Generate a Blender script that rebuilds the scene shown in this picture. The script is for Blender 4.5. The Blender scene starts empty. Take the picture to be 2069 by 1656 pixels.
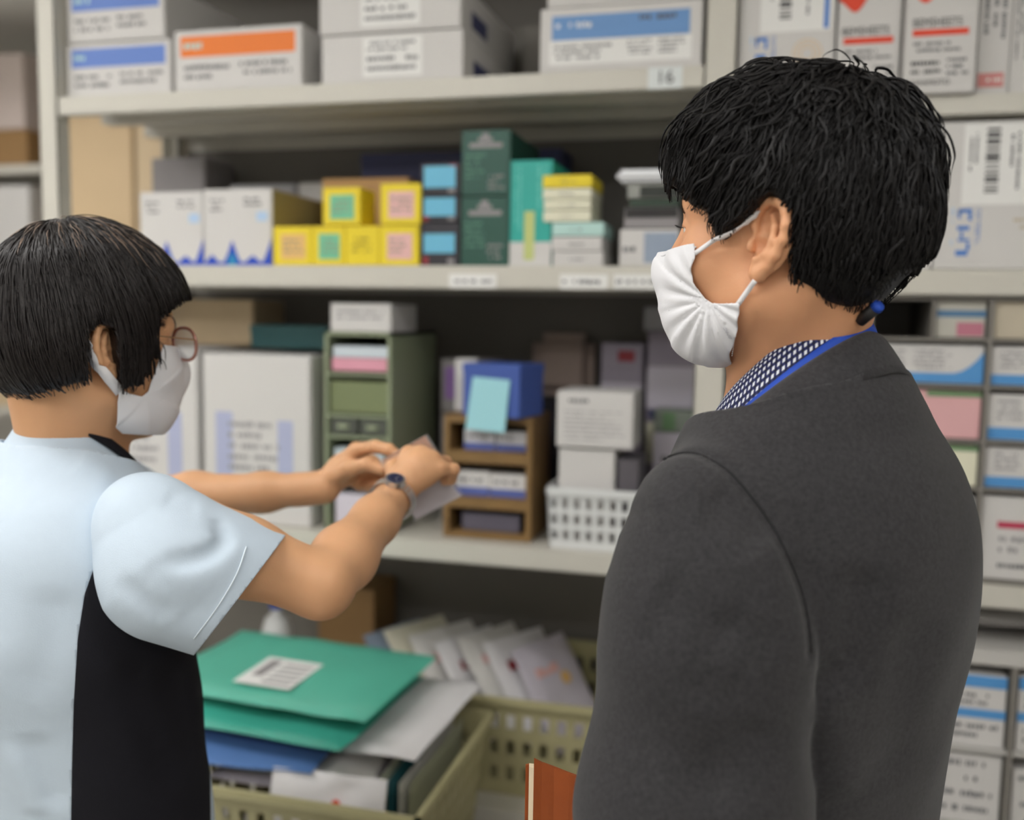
import bpy, bmesh, math, random
import numpy as np
from mathutils import Vector, Matrix

# ------------------------------------------------------------------ camera, world, lights, exposure
SC = bpy.context.scene
COL = SC.collection
RW, RH, FPX = 2069.0, 1656.0, 1950.0
PCX, PCY = 1034.5, 828.0
YAW, PITCH, ROLL = math.radians(14.8), math.radians(5.6), math.radians(0.9)
CAM = np.array([0.0, 0.0, 1.5])
FWD = np.array([-math.sin(YAW)*math.cos(PITCH), math.cos(YAW)*math.cos(PITCH), -math.sin(PITCH)])
_r0 = np.array([math.cos(YAW), math.sin(YAW), 0.0]); _u0 = np.cross(_r0, FWD)
RGT = _r0*math.cos(ROLL) + _u0*math.sin(ROLL)
UPV = -_r0*math.sin(ROLL) + _u0*math.cos(ROLL)
cd = bpy.data.cameras.new('camera'); cam = bpy.data.objects.new('camera', cd); COL.objects.link(cam)
cam.matrix_world = Matrix(((RGT[0], UPV[0], -FWD[0], CAM[0]), (RGT[1], UPV[1], -FWD[1], CAM[1]),
                           (RGT[2], UPV[2], -FWD[2], CAM[2]), (0, 0, 0, 1)))
cd.sensor_width = 36.0; cd.sensor_fit = 'HORIZONTAL'; cd.lens = FPX/RW*36.0
cd.clip_start = 0.05
cd.dof.use_dof = True; cd.dof.focus_distance = 0.92; cd.dof.aperture_fstop = 2.6
SC.camera = cam

SC.view_settings.view_transform = 'Standard'
SC.view_settings.look = 'None'
SC.view_settings.gamma = 1.0
SC.view_settings.use_curve_mapping = False
SC.view_settings.exposure = -0.54

wd = bpy.data.worlds.new('world'); SC.world = wd; wd.use_nodes = True
wd.node_tree.nodes['Background'].inputs[0].default_value = (0.9, 0.95, 1.0, 1)
wd.node_tree.nodes['Background'].inputs[1].default_value = 0.15

def area_light(name, loc, sx, sy, power, col=(1, 0.99, 0.985), rot=(0, 0, 0)):
    l = bpy.data.lights.new(name, 'AREA'); l.shape = 'RECTANGLE'; l.size = sx; l.size_y = sy
    l.energy = power; l.color = col
    o = bpy.data.objects.new(name, l); COL.objects.link(o); o.location = loc; o.rotation_euler = rot
    return o
# the ceiling lamps of the room: long fluorescent troffers in two rows
LAMPS = [(-1.3, 0.45, 17), (-1.2, -1.1, 25), (0.9, 0.1, 15), (0.9, -1.5, 16), (-2.9, 0.9, 24), (-2.9, -1.1, 22), (-3.4, 3.0, 15), (0.4, 3.6, 16)]
CEIL = 2.95
for lx, ly, pw in LAMPS:
    area_light('ceiling_lamp_light', (lx, ly, CEIL-0.335), 1.15, 0.20, pw)
    area_light('added_uplight', (lx, ly, CEIL-0.235), 1.10, 0.16, pw*0.95, rot=(math.pi, 0, 0))  # upward light added to brighten the ceiling and fill the deep shelves

def U(px, py, d):
    "the point of the place that lies at picture position px, py and depth d"
    return CAM + (FWD + RGT*((px-PCX)/FPX) - UPV*((py-PCY)/FPX))*d
def atY(px, py, Y):
    r = FWD + RGT*((px-PCX)/FPX) - UPV*((py-PCY)/FPX)
    return CAM + r*(Y/r[1])
def PROJ(P):
    v = np.asarray(P, float) - CAM; d = v@FWD
    return np.stack([PCX+FPX*(v@RGT)/d, PCY-FPX*(v@UPV)/d, d], -1)
# ------------------------------------------------------------------ materials
def lin(c):
    return tuple(((v/255.0)/12.92 if v/255.0 <= 0.04045 else ((v/255.0+0.055)/1.055)**2.4) for v in c)
_M = {}
def mat(name, rgb, rough=0.5, spec=0.5, metal=0.0, noise=0.0, nscale=40.0, bump=0.0, bscale=120.0, sss=0.0, sheen=0.0,
        alpha=1.0, trans=0.0, coat=0.0):
    if name in _M: return _M[name]
    m = bpy.data.materials.new(name); m.use_nodes = True; nt = m.node_tree; b = nt.nodes['Principled BSDF']
    c = lin(rgb); b.inputs['Base Color'].default_value = (*c, 1)
    b.inputs['Roughness'].default_value = rough; b.inputs['Specular IOR Level'].default_value = spec
    b.inputs['Metallic'].default_value = metal
    if sheen: b.inputs['Sheen Weight'].default_value = sheen; b.inputs['Sheen Roughness'].default_value = 0.5
    if trans: b.inputs['Transmission Weight'].default_value = trans
    if alpha < 1: b.inputs['Alpha'].default_value = alpha
    if coat: b.inputs['Coat Weight'].default_value = coat
    if sss:
        b.inputs['Subsurface Weight'].default_value = sss; b.inputs['Subsurface Radius'].default_value = (0.012, 0.005, 0.003)
        b.inputs['Subsurface Scale'].default_value = 0.6
    tc = nt.nodes.new('ShaderNodeTexCoord')
    if noise:
        n = nt.nodes.new('ShaderNodeTexNoise'); n.inputs['Scale'].default_value = nscale; n.inputs['Detail'].default_value = 5
        nt.links.new(tc.outputs['Object'], n.inputs['Vector'])
        mx = nt.nodes.new('ShaderNodeMix'); mx.data_type = 'RGBA'
        mx.inputs['A'].default_value = (*[max(0, v*(1-noise)) for v in c], 1)
        mx.inputs['B'].default_value = (*[min(1, v*(1+noise)) for v in c], 1)
        nt.links.new(n.outputs['Fac'], mx.inputs['Factor']); nt.links.new(mx.outputs['Result'], b.inputs['Base Color'])
    if bump:
        n2 = nt.nodes.new('ShaderNodeTexNoise'); n2.inputs['Scale'].default_value = bscale; n2.inputs['Detail'].default_value = 4
        nt.links.new(tc.outputs['Object'], n2.inputs['Vector'])
        bp = nt.nodes.new('ShaderNodeBump'); bp.inputs['Strength'].default_value = bump; bp.inputs['Distance'].default_value = 0.001
        nt.links.new(n2.outputs['Fac'], bp.inputs['Height']); nt.links.new(bp.outputs['Normal'], b.inputs['Normal'])
    _M[name] = m
    return m

# ------------------------------------------------------------------ object helpers
def tag(o, label=None, cat=None, group=None, kind=None):
    if label: o['label'] = label
    if cat: o['category'] = cat
    if group: o['group'] = group
    if kind: o['kind'] = kind
    return o
def link(name, me, m=None, parent=None):
    o = bpy.data.objects.new(name, me); COL.objects.link(o)
    if m: me.materials.append(m)
    if parent: o.parent = parent
    return o
def empty(name, loc=(0, 0, 0), rz=0.0):
    o = bpy.data.objects.new(name, None); COL.objects.link(o); o.location = loc; o.rotation_euler = (0, 0, rz)
    o.empty_display_size = 0.05
    return o
class MB:
    "gathers shapes into one mesh"
    def __init__(s): s.v = []; s.f = []; s.sm = False
    def add(s, vs, fs):
        b = len(s.v); s.v += [tuple(map(float, p)) for p in vs]; s.f += [tuple(b+i for i in q) for q in fs]
    def box(s, x0, x1, y0, y1, z0, z1, b=0.0):
        if b <= 0:
            s.add([(x0,y0,z0),(x1,y0,z0),(x1,y1,z0),(x0,y1,z0),(x0,y0,z1),(x1,y0,z1),(x1,y1,z1),(x0,y1,z1)],
                  [(0,3,2,1),(4,5,6,7),(0,1,5,4),(1,2,6,5),(2,3,7,6),(3,0,4,7)]); return
        bm = bmesh.new(); bmesh.ops.create_cube(bm, size=1.0)
        for v in bm.verts:
            v.co = Vector(((x0+x1)/2+v.co.x*(x1-x0), (y0+y1)/2+v.co.y*(y1-y0), (z0+z1)/2+v.co.z*(z1-z0)))
        bmesh.ops.bevel(bm, geom=list(bm.edges), offset=min(b, (x1-x0)*.45, (y1-y0)*.45, (z1-z0)*.45), segments=2, affect='EDGES')
        bm.verts.index_update()
        s.add([v.co for v in bm.verts], [[v.index for v in f.verts] for f in bm.faces]); bm.free()
    def quad(s, a, b, c, d): s.add([a, b, c, d], [(0, 1, 2, 3)])
    def prism(s, poly, y0, y1):
        "poly in x,z; extruded along y"
        n = len(poly)
        s.add([(x, y0, z) for x, z in poly]+[(x, y1, z) for x, z in poly],
              [tuple(range(n)), tuple(range(2*n-1, n-1, -1))]+[(i, n+i, n+(i+1) % n, (i+1) % n) for i in range(n)])
    def tube(s, pts, r, n=8, cap=True):
        pts = [Vector(p) for p in pts]; k = len(pts)
        rr = r if hasattr(r, '__len__') else [r]*k
        vs = []; t0 = (pts[1]-pts[0]).normalized()
        a = t0.orthogonal().normalized()
        for i, p in enumerate(pts):
            t = (pts[min(i+1, k-1)]-pts[max(i-1, 0)]).normalized()
            a = (a-t*a.dot(t)); a = a.normalized() if a.length > 1e-9 else t.orthogonal().normalized()
            bb = t.cross(a)
            for j in range(n):
                th = 2*math.pi*j/n; vs.append(p+(a*math.cos(th)+bb*math.sin(th))*rr[i])
        fs = []
        for i in range(k-1):
            for j in range(n): fs.append((i*n+j, i*n+(j+1) % n, (i+1)*n+(j+1) % n, (i+1)*n+j))
        if cap: fs += [tuple(range(n-1, -1, -1)), tuple(range((k-1)*n, k*n))]
        s.add(vs, fs)
    def lathe(s, prof, cx=0, cy=0, n=24):
        vs = []; fs = []; k = len(prof)
        for (r, z) in prof:
            for j in range(n):
                th = 2*math.pi*j/n; vs.append((cx+r*math.cos(th), cy+r*math.sin(th), z))
        for i in range(k-1):
            for j in range(n): fs.append((i*n+j, i*n+(j+1) % n, (i+1)*n+(j+1) % n, (i+1)*n+j))
        fs += [tuple(range(n-1, -1, -1)), tuple(range((k-1)*n, k*n))]
        s.add(vs, fs)
    def build(s, name, m, parent=None, smooth=False):
        me = bpy.data.meshes.new(name); me.from_pydata(s.v, [], s.f); me.update()
        if smooth or s.sm: me.polygons.foreach_set('use_smooth', [True]*len(me.polygons))
        return link(name, me, m, parent)
def place(o, loc, rz=0.0, rx=0.0, ry=0.0):
    o.location = loc; o.rotation_euler = (rx, ry, rz); return o

# paints
WHITE_PAINT = mat('shelf_paint', (206, 203, 193), 0.42, noise=0.02, nscale=8)
CARD = mat('white_card', (212, 210, 208), 0.55, noise=0.015, nscale=20)
CARD2 = mat('lilac_card', (214, 208, 220), 0.55, noise=0.02)
INK = mat('grey_ink', (92, 92, 98), 0.6)
INKD = mat('dark_ink', (40, 40, 44), 0.6)
LABEL = mat('label_paper', (236, 236, 234), 0.6)
BLUEB = mat('blue_print', (96, 130, 205), 0.5)
SKYB = mat('steel_blue_print', (105, 150, 205), 0.5)
ORANGE = mat('orange_print', (235, 122, 32), 0.5)
COBALT = mat('cobalt_print', (18, 70, 190), 0.45)
REDP = mat('red_print', (228, 66, 30), 0.5)
YELLOW = mat('yellow_card', (238, 214, 40), 0.5, noise=0.02)
MINT = mat('mint_sticker', (118, 196, 158), 0.6)
PINK = mat('pink_sticker', (232, 186, 182), 0.6)
PEACH = mat('peach_sticker', (232, 190, 120), 0.6)
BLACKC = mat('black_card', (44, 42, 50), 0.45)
CYAN = mat('cyan_sticker', (112, 190, 222), 0.6)
GREEND = mat('dark_green_card', (34, 82, 70), 0.45, noise=0.03)
TEAL = mat('teal_card', (42, 172, 160), 0.45)
PALETEAL = mat('pale_teal_card', (186, 222, 216), 0.5)
CREAM = mat('cream_card', (232, 230, 206), 0.55)
WOOD = mat('brown_wood', (134, 104, 62), 0.55, noise=0.25, nscale=14, bump=0.2)
CARDBOARD = mat('cardboard', (190, 150, 100), 0.75, noise=0.05, nscale=12)
OLIVE = mat('olive_plastic', (178, 172, 132), 0.45, noise=0.03)
GREENISH = mat('sage_plastic', (150, 160, 132), 0.42, noise=0.02)
GREYD = mat('dark_grey_board', (118, 114, 108), 0.6, noise=0.08, nscale=6)
GREYM = mat('grey_card', (150, 146, 148), 0.55, noise=0.03)
DARK = mat('near_black_plastic', (34, 32, 32), 0.5)
TEALD = mat('deep_teal_card', (20, 70, 72), 0.5)
PURPLE = mat('purple_print', (140, 104, 168), 0.5)
NAVY = mat('navy_card', (60, 66, 110), 0.5)
PLASTIC_W = mat('white_plastic', (224, 226, 226), 0.38)
TAN = mat('tan_card', (206, 184, 150), 0.65, noise=0.04)

# ------------------------------------------------------------------ printed matter on a box front (u left-right, v bottom-top, 0..1)
def front_rect(mb, o, u0, u1, v0, v1, lift=0.0005):
    w, d, h = o['_wdh']; y = -d/2-lift
    mb.box(-w/2+u0*w, -w/2+u1*w, y, y+lift*0.9, max(v0*h, .0012), v1*h)
def band(o, name, u0, u1, v0, v1, m, lift=0.0005):
    mb = MB(); front_rect(mb, o, u0, u1, v0, v1, lift); return mb.build(name, m, o)
def lines(o, u0, u1, v0, v1, n, m=INK, seed=1, name='printed_text', lift=0.0009, vertical=False, fill=0.55):
    rnd = random.Random(seed); mb = MB(); w, d, h = o['_wdh']
    for i in range(n):
        if not vertical:
            va = v1-(i+0.5+fill/2)*(v1-v0)/n; vb = v1-(i+0.5-fill/2)*(v1-v0)/n
            u = u0; end = u1-(rnd.random()**2)*(u1-u0)*0.4; gl = (vb-va)*h/w
            while u < end:
                k = rnd.choice((0.35, 0.5, 0.7))*gl
                if rnd.random() < 0.82: front_rect(mb, o, u, min(u+k, u1), va+rnd.random()*0.2*(vb-va), vb-rnd.random()*0.2*(vb-va), lift)
                u += k+0.22*gl
        else:
            ua = u0+(i+0.5-fill/2)*(u1-u0)/n; ub = u0+(i+0.5+fill/2)*(u1-u0)/n
            v = v1; end = v0+(rnd.random()**2)*(v1-v0)*0.4; gl = (ub-ua)*w/h
            while v > end:
                k = rnd.choice((0.35, 0.5, 0.7))*gl
                if rnd.random() < 0.82: front_rect(mb, o, ua+rnd.random()*0.2*(ub-ua), ub-rnd.random()*0.2*(ub-ua), max(v-k, v0), v, lift)
                v -= k+0.22*gl
    return mb.build(name, m, o)
def barcode(o, u0, u1, v0, v1, n=26, seed=2, horizontal=True, lift=0.0009):
    rnd = random.Random(seed); mb = MB(); t = 0.0
    while t < 1:
        k = rnd.choice((0.6, 1, 1.8))/n
        if horizontal: front_rect(mb, o, u0, u1, v0+t*(v1-v0), v0+min(t+k, 1)*(v1-v0), lift)
        else: front_rect(mb, o, u0+t*(u1-u0), u0+min(t+k, 1)*(u1-u0), v0, v1, lift)
        t += k+rnd.choice((0.5, 0.9, 1.2))/n
    return mb.build('barcode', INKD, o)
def word(o, text, u, v, size, m, name='printed_word', rot=0.0, lift=0.001, sx=1.0):
    w, d, h = o['_wdh']
    c = bpy.data.curves.new(name, 'FONT'); c.body = text; c.size = size; c.extrude = 0.0002
    c.align_x = 'CENTER'; c.align_y = 'CENTER'
    t = bpy.data.objects.new(name, c); COL.objects.link(t); c.materials.append(m); t.parent = o
    t.location = (-w/2+u*w, -d/2-lift, v*h); t.rotation_euler = (math.pi/2, -rot, 0); t.scale = (sx, 1, 1)
    return t
def carton(name, label, cat, w, d, h, m, loc, rz=0.0, group=None, bevel=0.0016, lid=0.0, flap=None):
    "a box whose base centre is the origin, front towards -y; lid: height of the overlapping lid rim; flap: a tucked end flap"
    mb = MB(); mb.box(-w/2, w/2, -d/2, d/2, .0009, h-.0006, bevel)
    o = mb.build(name, m); o['_wdh'] = (w, d, h); tag(o, label, cat, group); place(o, loc, rz)
    if lid:
        l = MB(); e = 0.0014; l.box(-w/2-e, w/2+e, -d/2-e, d/2+e, h-lid, h-.0003, bevel); l.build('lid', m, o)
    if flap:
        f = MB(); e = 0.0008; f.box(-w/2+0.004, w/2-0.004, -d/2-e, -d/2+e, h*0.06, h*0.94, 0.0006); f.build('end_flap', m, o)
    return o
def pxbox(name, label, cat, x0, x1, ytop, Y, depth, zb, m, yref=None, group=None, ztop=None, rz=0.0, **k):
    "a carton standing on height zb, its front at distance Y, its front edges seen at columns x0 and x1, its top at row ytop"
    yref = yref or ytop
    xa, xb = atY(x0, yref, Y)[0], atY(x1, yref, Y)[0]
    h = (ztop if ztop else atY((x0+x1)/2, ytop, Y)[2])-zb
    return carton(name, label, cat, xb-xa, depth, h, m, ((xa+xb)/2, Y+depth/2, zb), rz, group, **k)
# ------------------------------------------------------------------ room shell
FLOORM = mat('floor_vinyl', (168, 166, 160), 0.4, noise=0.06, nscale=5)
WALLM = mat('wall_paint', (222, 219, 212), 0.8, noise=0.02, nscale=3)
CEILM = mat('ceiling_board', (230, 228, 222), 0.9, noise=0.03, nscale=30)
RX0, RX1, RY0, RY1 = -5.0, 3.0, -2.6, 5.2
def shell(name, x0, x1, y0, y1, z0, z1, m):
    mb = MB(); mb.box(x0, x1, y0, y1, z0, z1); return tag(mb.build(name, m), kind='structure')
shell('floor', RX0, RX1, RY0, RY1, -0.1, 0.0, FLOORM)
shell('ceiling', RX0, RX1, RY0, RY1, CEIL, CEIL+0.1, CEILM)
shell('wall_back', RX0, RX1, RY1, RY1+0.1, 0, CEIL, WALLM)
shell('wall_front', RX0, RX1, RY0-0.1, RY0, 0, CEIL, WALLM)
shell('wall_left', RX0-0.1, RX0, RY0, RY1, 0, CEIL, WALLM)
shell('wall_right', RX1, RX1+0.1, RY0, RY1, 0, CEIL, WALLM)
# troffer housings around the lamp light
LAMPW = mat('lamp_housing', (235, 235, 232), 0.4)
for lx, ly, pw in LAMPS:
    r = empty('ceiling_lamp', (lx, ly, CEIL)); tag(r, 'white fluorescent lamp hanging under the ceiling of the store room', 'lamp', 'ceiling lamps')
    mb = MB(); mb.box(-.60, .60, -.09, .09, -.30, -.25, .004); mb.build('housing', LAMPW, r)
    mb = MB()
    for sx in (-1, 1): mb.box(sx*.45-.006, sx*.45+.006, -.006, .006, -.25, -.001)
    mb.build('rod', LAMPW, r)

# ------------------------------------------------------------------ the two joined storage racks
ZT, ZM, ZL, ZB = 1.987, 1.602, 1.008, 0.42
ZRT, ZRM = 1.912, 1.597
YF, YK = 1.95, 2.46
def post(name, x0, x1, y, z1, parent, deep=0.042):
    mb = MB(); t = 0.004
    if y < 2.2: mb.box(x0, x1, y, y+t, 0, z1, .001); mb.box(x0, x0+t, y, y+deep, 0, z1, .001); mb.box(x1-t, x1, y, y+deep, 0, z1, .001)
    else: mb.box(x0, x1, y-t, y, 0, z1, .001); mb.box(x0, x0+t, y-deep, y, 0, z1, .001); mb.box(x1-t, x1, y-deep, y, 0, z1, .001)
    return mb.build(name, WHITE_PAINT, parent)
def board(x0, x1, z1, th, parent):
    mb = MB(); t = 0.0025
    mb.box(x0, x1, YF+.002, YK-.002, z1-t, z1)                           # deck
    mb.box(x0, x1, YF, YF+t, z1-th, z1, .001); mb.box(x0, x1, YF, YF+.022, z1-th, z1-th+t)   # front lip turned under
    mb.box(x0, x1, YK-t, YK, z1-th, z1, .001)
    for k in range(1, 3): y = YF+(YK-YF)*k/3; mb.box(x0, x1, y-.02, y+.02, z1-th*.75, z1-t)   # stiffening channels
    return mb.build('shelf_board', WHITE_PAINT, parent)
rackL = empty('storage_rack', (0, 0, 0))
tag(rackL, 'off-white steel storage rack with four deep shelves behind the woman, marked 16', 'shelving')
for x0, x1 in ((-1.668, -1.618), (-.141, -.081)):
    post('post', x0, x1, YF-.004, 2.5, rackL); post('post', x0, x1, YK, 2.5, rackL)
for z, th in ((ZT, .042), (ZM, .048), (ZL, .043), (ZB, .043), (2.44, .042)):
    board(-1.617, -.142, z, th, rackL)
mb = MB(); mb.box(-1.617, -.142, YK, YK+.003, .38, 2.46); mb.build('back_panel', GREYD, rackL)
mb = MB(); mb.tube([(-1.643, YF+.03, 1.06), (-1.643, YK-.03, 1.5)], .006); mb.build('side_brace', WHITE_PAINT, rackL)
rackR = empty('storage_rack', (0, 0, 0))
tag(rackR, 'off-white steel storage rack behind the man, holding tall cartons and a pigeonhole cabinet', 'shelving')
for x0, x1 in ((1.42, 1.48),):
    post('post', x0, x1, YF-.004, 2.5, rackR); post('post', x0, x1, YK, 2.5, rackR)
for z, th in ((ZRT, .037), (ZRM, .048), (ZL, .043), (ZB, .043), (2.44, .042)):
    board(-.079, 1.418, z, th, rackR)
mb = MB(); mb.box(-.079, 1.418, YK, YK+.003, .38, 2.46); mb.build('back_panel', GREYD, rackR)
# labels stuck to the shelf lips
def lip_label(px0, px1, py0, py1, text_rows, parent, m=LABEL):
    a, b = atY(px0, py0, YF), atY(px1, py1, YF)
    w, h = b[0]-a[0], a[2]-b[2]
    mb = MB(); mb.box(-w/2, w/2, -.001, 0, 0, h); o = mb.build('shelf_label', m, parent); o['_wdh'] = (w, .002, h)
    o.location = ((a[0]+b[0])/2, YF-.0002, b[2])
    return o
PALELAB = mat('tinted_label', (222, 228, 228), 0.5)
o = lip_label(1310, 1378, 137, 178, 1, rackL, PALELAB); word(o, '16', .5, .5, .036, INK, 'label_number')
o = lip_label(908, 1003, 553, 582, 1, rackL); lines(o, .12, .9, .25, .72, 1, seed=4)
o = lip_label(1132, 1228, 554, 584, 1, rackL); lines(o, .06, .95, .22, .78, 1, INK, seed=5)
o = lip_label(1240, 1340, 554, 584, 1, rackL); lines(o, .06, .95, .22, .78, 1, INK, seed=9)

# ------------------------------------------------------------------ far wall side of the room, seen past the left post
farrack = empty('storage_rack', (-3.1, 4.3, 0))
tag(farrack, 'pale far rack of cardboard cartons seen beyond the left post', 'shelving')
for x in (-1.25, 1.25):
    for y in (-.22, .22):
        mb = MB(); mb.box(x-.02, x+.02, y-.02, y+.02, 0, 2.5, .002); mb.build('post', WHITE_PAINT, farrack)
for z, xe in ((.4, 1.23), (1.0, 1.23), (1.62, 1.23), (2.20, -.28)):
    mb = MB(); mb.box(-1.23, xe, -.24, .24, z-.04, z, .002); mb.build('shelf_board', WHITE_PAINT, farrack)
PINKG = mat('pale_pink_grey', (200, 186, 180), 0.7, noise=0.03)
BROWNB = mat('brown_cardboard', (150, 116, 74), 0.7, noise=0.04)
def far(x, z, w, h, m, label, cat='box', d=.38):
    return carton('cardboard_box', label, cat, w, d, h, m, (x, 4.25, z), 0, None, lid=.0, flap=True)
# ------------------------------------------------------------------ far boxes (blurred, beyond the open end of the rack)
far(-3.86, 2.20, .62, .17, BROWNB, 'flat brown carton on top of the far rack, left of the near post')
far(-3.86, 2.373, .60, .36, PINKG, 'pale pinkish grey carton stacked on the flat brown one, far rack')
far(-3.86, 1.62, .62, .48, mat('grey_white_card', (206, 204, 202), 0.6, noise=0.03), 'grey-white carton under the flat brown one on the far rack')
far(-3.72, 1.0, .60, .56, TAN, 'tan carton on the far rack beside the woman\'s head')
far(-3.14, 1.62, .36, .86, mat('light_cardboard', (216, 190, 152), 0.7, noise=0.05, nscale=6), 'tall beige cardboard carton seen through the open rack end')
far(-2.76, 1.62, .36, .84, mat('sand_card', (214, 192, 158), 0.7, noise=0.04), 'tall sand coloured carton between the beige and the pale one')
far(-2.36, 1.62, .40, .82, mat('pale_card', (214, 212, 212), 0.6, noise=0.03), 'tall pale carton at the right of the far rack')
far(-2.95, 1.0, .62, .50, PINKG, 'pinkish grey carton under the tall cartons on the far rack')
far(-2.3, 1.0, .45, .48, CARD, 'white carton low on the far rack behind the blue-waved cartons')

# ------------------------------------------------------------------ top shelf, left rack
Y = 1.975
def long_box(px0, px1, pyt, zb, bandm, label, Y=1.975, ztop=None, depth=.36, seed=1):
    o = pxbox('supply_box', label, 'box', px0, px1, pyt, Y, depth, zb, CARD, group='long white boxes on the top shelf', ztop=ztop, lid=.0, flap=True)
    band(o, 'printed_band', .05, .95, .56, .90, bandm, .0012)
    lines(o, .08, .44, .16, .46, 2, INK, seed, lift=.0014); lines(o, .52, .92, .20, .48, 2, INK, seed+3, lift=.0014)
    lines(o, .08, .24, .64, .84, 1, PALETEAL, seed+5, lift=.0018, name='printed_word')
    return o
b = long_box(134, 345, 84, ZT, BLUEB, 'long white box with blue band, lower of the pair by the left post')
h1 = b['_wdh'][2]
long_box(134, 331, -44, ZT+h1+.002, BLUEB, 'long white box with blue band, stacked above its twin by the left post', ztop=ZT+2*h1+.004, seed=3)
long_box(352, 610, 55, ZT, ORANGE, 'long white box with orange band on the top shelf', Y=1.96, depth=.3, seed=7)
def label_box(zb, ztop, label, seed, x0=650, x1=936):
    o = pxbox('supply_box', label, 'box', x0, x1, 66, 1.965, .42, zb, CARD, ztop=ztop, group='plain white boxes on the top shelf', flap=True)
    band(o, 'paper_label', .30, .72, .12, .92, LABEL, .0012)
    lines(o, .33, .69, .62, .86, 2, INK, seed, lift=.0016); lines(o, .33, .69, .2, .58, 2, INK, seed+3, lift=.0016)
    mb = MB(); w, d, h = o['_wdh']; mb.box(w/2, w/2+.0006, -d*.32, -d*.05, h*.2, h*.55); mb.build('side_print', NAVY, o)
    return o
zt4 = atY(790, 66, 1.965)[2]
label_box(ZT, zt4, 'plain white box with small text label, lower of the stack on the top shelf', 11)
label_box(zt4+.002, zt4*2-ZT, 'plain white box with small text label, upper of the stack on the top shelf', 21, 646, 931)
o = pxbox('supply_box', 'wide white box with steel blue band and text above shelf mark 16', 'box', 1092, 1419, 8, 1.958, .34, ZT, CARD, yref=70, flap=True)
band(o, 'printed_band', .075, .925, .50, .87, SKYB, .0012)
band(o, 'paper_label', .06, .94, .12, .49, LABEL, .0011)
lines(o, .10, .36, .64, .80, 1, LABEL, 5, name='printed_word', lift=.0016)
lines(o, .62, .90, .70, .86, 1, INK, 6, lift=.0016); lines(o, .09, .46, .18, .44, 3, INK, 8, lift=.0016)
lines(o, .55, .70, .22, .46, 4, INK, 9, lift=.0016); lines(o, .74, .90, .22, .46, 4, INK, 12, lift=.0016)
h6 = o['_wdh'][2]
pxbox('supply_box', 'plain white box lying on the steel-blue banded box', 'box', 1108, 1419, -80, 1.965, .33, ZT+h6+.002, CARD, ztop=ZT+2*h6, yref=0, flap=True)
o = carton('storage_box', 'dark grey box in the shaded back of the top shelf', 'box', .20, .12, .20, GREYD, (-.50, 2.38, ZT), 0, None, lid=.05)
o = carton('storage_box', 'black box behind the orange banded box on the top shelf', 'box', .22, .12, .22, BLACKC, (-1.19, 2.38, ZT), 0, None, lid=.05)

# ------------------------------------------------------------------ middle shelf, left rack
def wave_box(px0, px1, pyt, label, seed, Yw=1.985, depth=.30):
    o = pxbox('carton', label, 'box', px0, px1, pyt, Yw, depth, ZM, CARD, group='white cartons with blue waves on the middle shelf', flap=True)
    w, d, h = o['_wdh']; mb = MB(); rnd = random.Random(seed); n = 40
    def peak(u):
        return .05+.30*max(0, 1-abs(u-.42)/.13)**1.3+.32*max(0, 1-abs(u-1.0)/.14)**1.2+.10*max(0, 1-abs(u-.12)/.1)+.09*max(0, 1-abs(u-.72)/.12)
    for i in range(n):
        a, b2 = i/n, (i+1)/n
        mb.quad((-w/2+a*w, -d/2-.0013, .01*h), (-w/2+b2*w, -d/2-.0013, .01*h), (-w/2+b2*w, -d/2-.0013, peak(b2)*h), (-w/2+a*w, -d/2-.0013, peak(a)*h))
    mb.build('printed_wave', COBALT, o)
    mb = MB()
    for i in range(10):
        a, b2 = .36+.012*i, .36+.012*(i+1)
        mb.quad((-w/2+a*w, -d/2-.0016, .01*h), (-w/2+b2*w, -d/2-.0016, .01*h), (-w/2+b2*w, -d/2-.0016, (.18-abs(b2-.42)*1.6)*h), (-w/2+a*w, -d/2-.0016, (.18-abs(a-.42)*1.6)*h))
    mb.build('printed_crest', mat('sea_print', (30, 140, 190), .45), o)
    lines(o, .10, .30, .70, .88, 3, INK, seed, lift=.0014); lines(o, .60, .86, .76, .90, 2, INK, seed+2, lift=.0014)
    band(o, 'printed_panel', .78, .94, .58, .70, mat('pale_blue_print', (176, 204, 234), .5), .0013)
    mb = MB(); mb.box(w/2, w/2+.0006, -d/2+.004, d/2-.004, .003, h-.003); mb.build('end_flap', mat('shaded_side_olive', (170, 160, 110), .6), o)  # right side of the carton painted olive for the shade on it
    return o
wave_box(282, 410, 387, 'white carton with blue wave print, nearest the woman\'s hair', 1, 1.99)
wave_box(411, 549, 381, 'white carton with blue wave print, beside the yellow boxes', 4)
def yellow(px0, px1, pyt, pyb, zb, st, label, ztop=None, Yy=1.962, depth=.10):
    o = pxbox('medicine_box', label, 'box', px0, px1, pyt, Yy, depth, zb, YELLOW, group='small yellow boxes on the middle shelf', ztop=ztop)
    if st is not None:
        band(o, 'sticker', .2, .84, .16, .80, st, .0009); lines(o, .26, .78, .3, .7, 3, mat('faint_ink', (150, 140, 120), .6), int(px0), lift=.0012)
    else: lines(o, .2, .8, .3, .75, 3, mat('olive_ink', (170, 150, 40), .6), int(px0), lift=.0012)
    mb = MB(); w, d, h = o['_wdh']; mb.box(-w/2+.004, w/2-.004, -d/2-.0007, -d/2+.001, h*.88, h*.97); mb.build('tuck_flap', YELLOW, o)
    return o
zy = atY(700, 456, 1.962)[2]
yellow(552, 630, 456, 536, ZM, PEACH, 'yellow box with peach sticker beside the blue-waved carton', zy)
yellow(631, 697, 456, 536, ZM, MINT, 'yellow box with mint sticker in the bottom row', zy)
yellow(698, 766, 456, 536, ZM, None, 'yellow box without sticker in the bottom row', zy)
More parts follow.
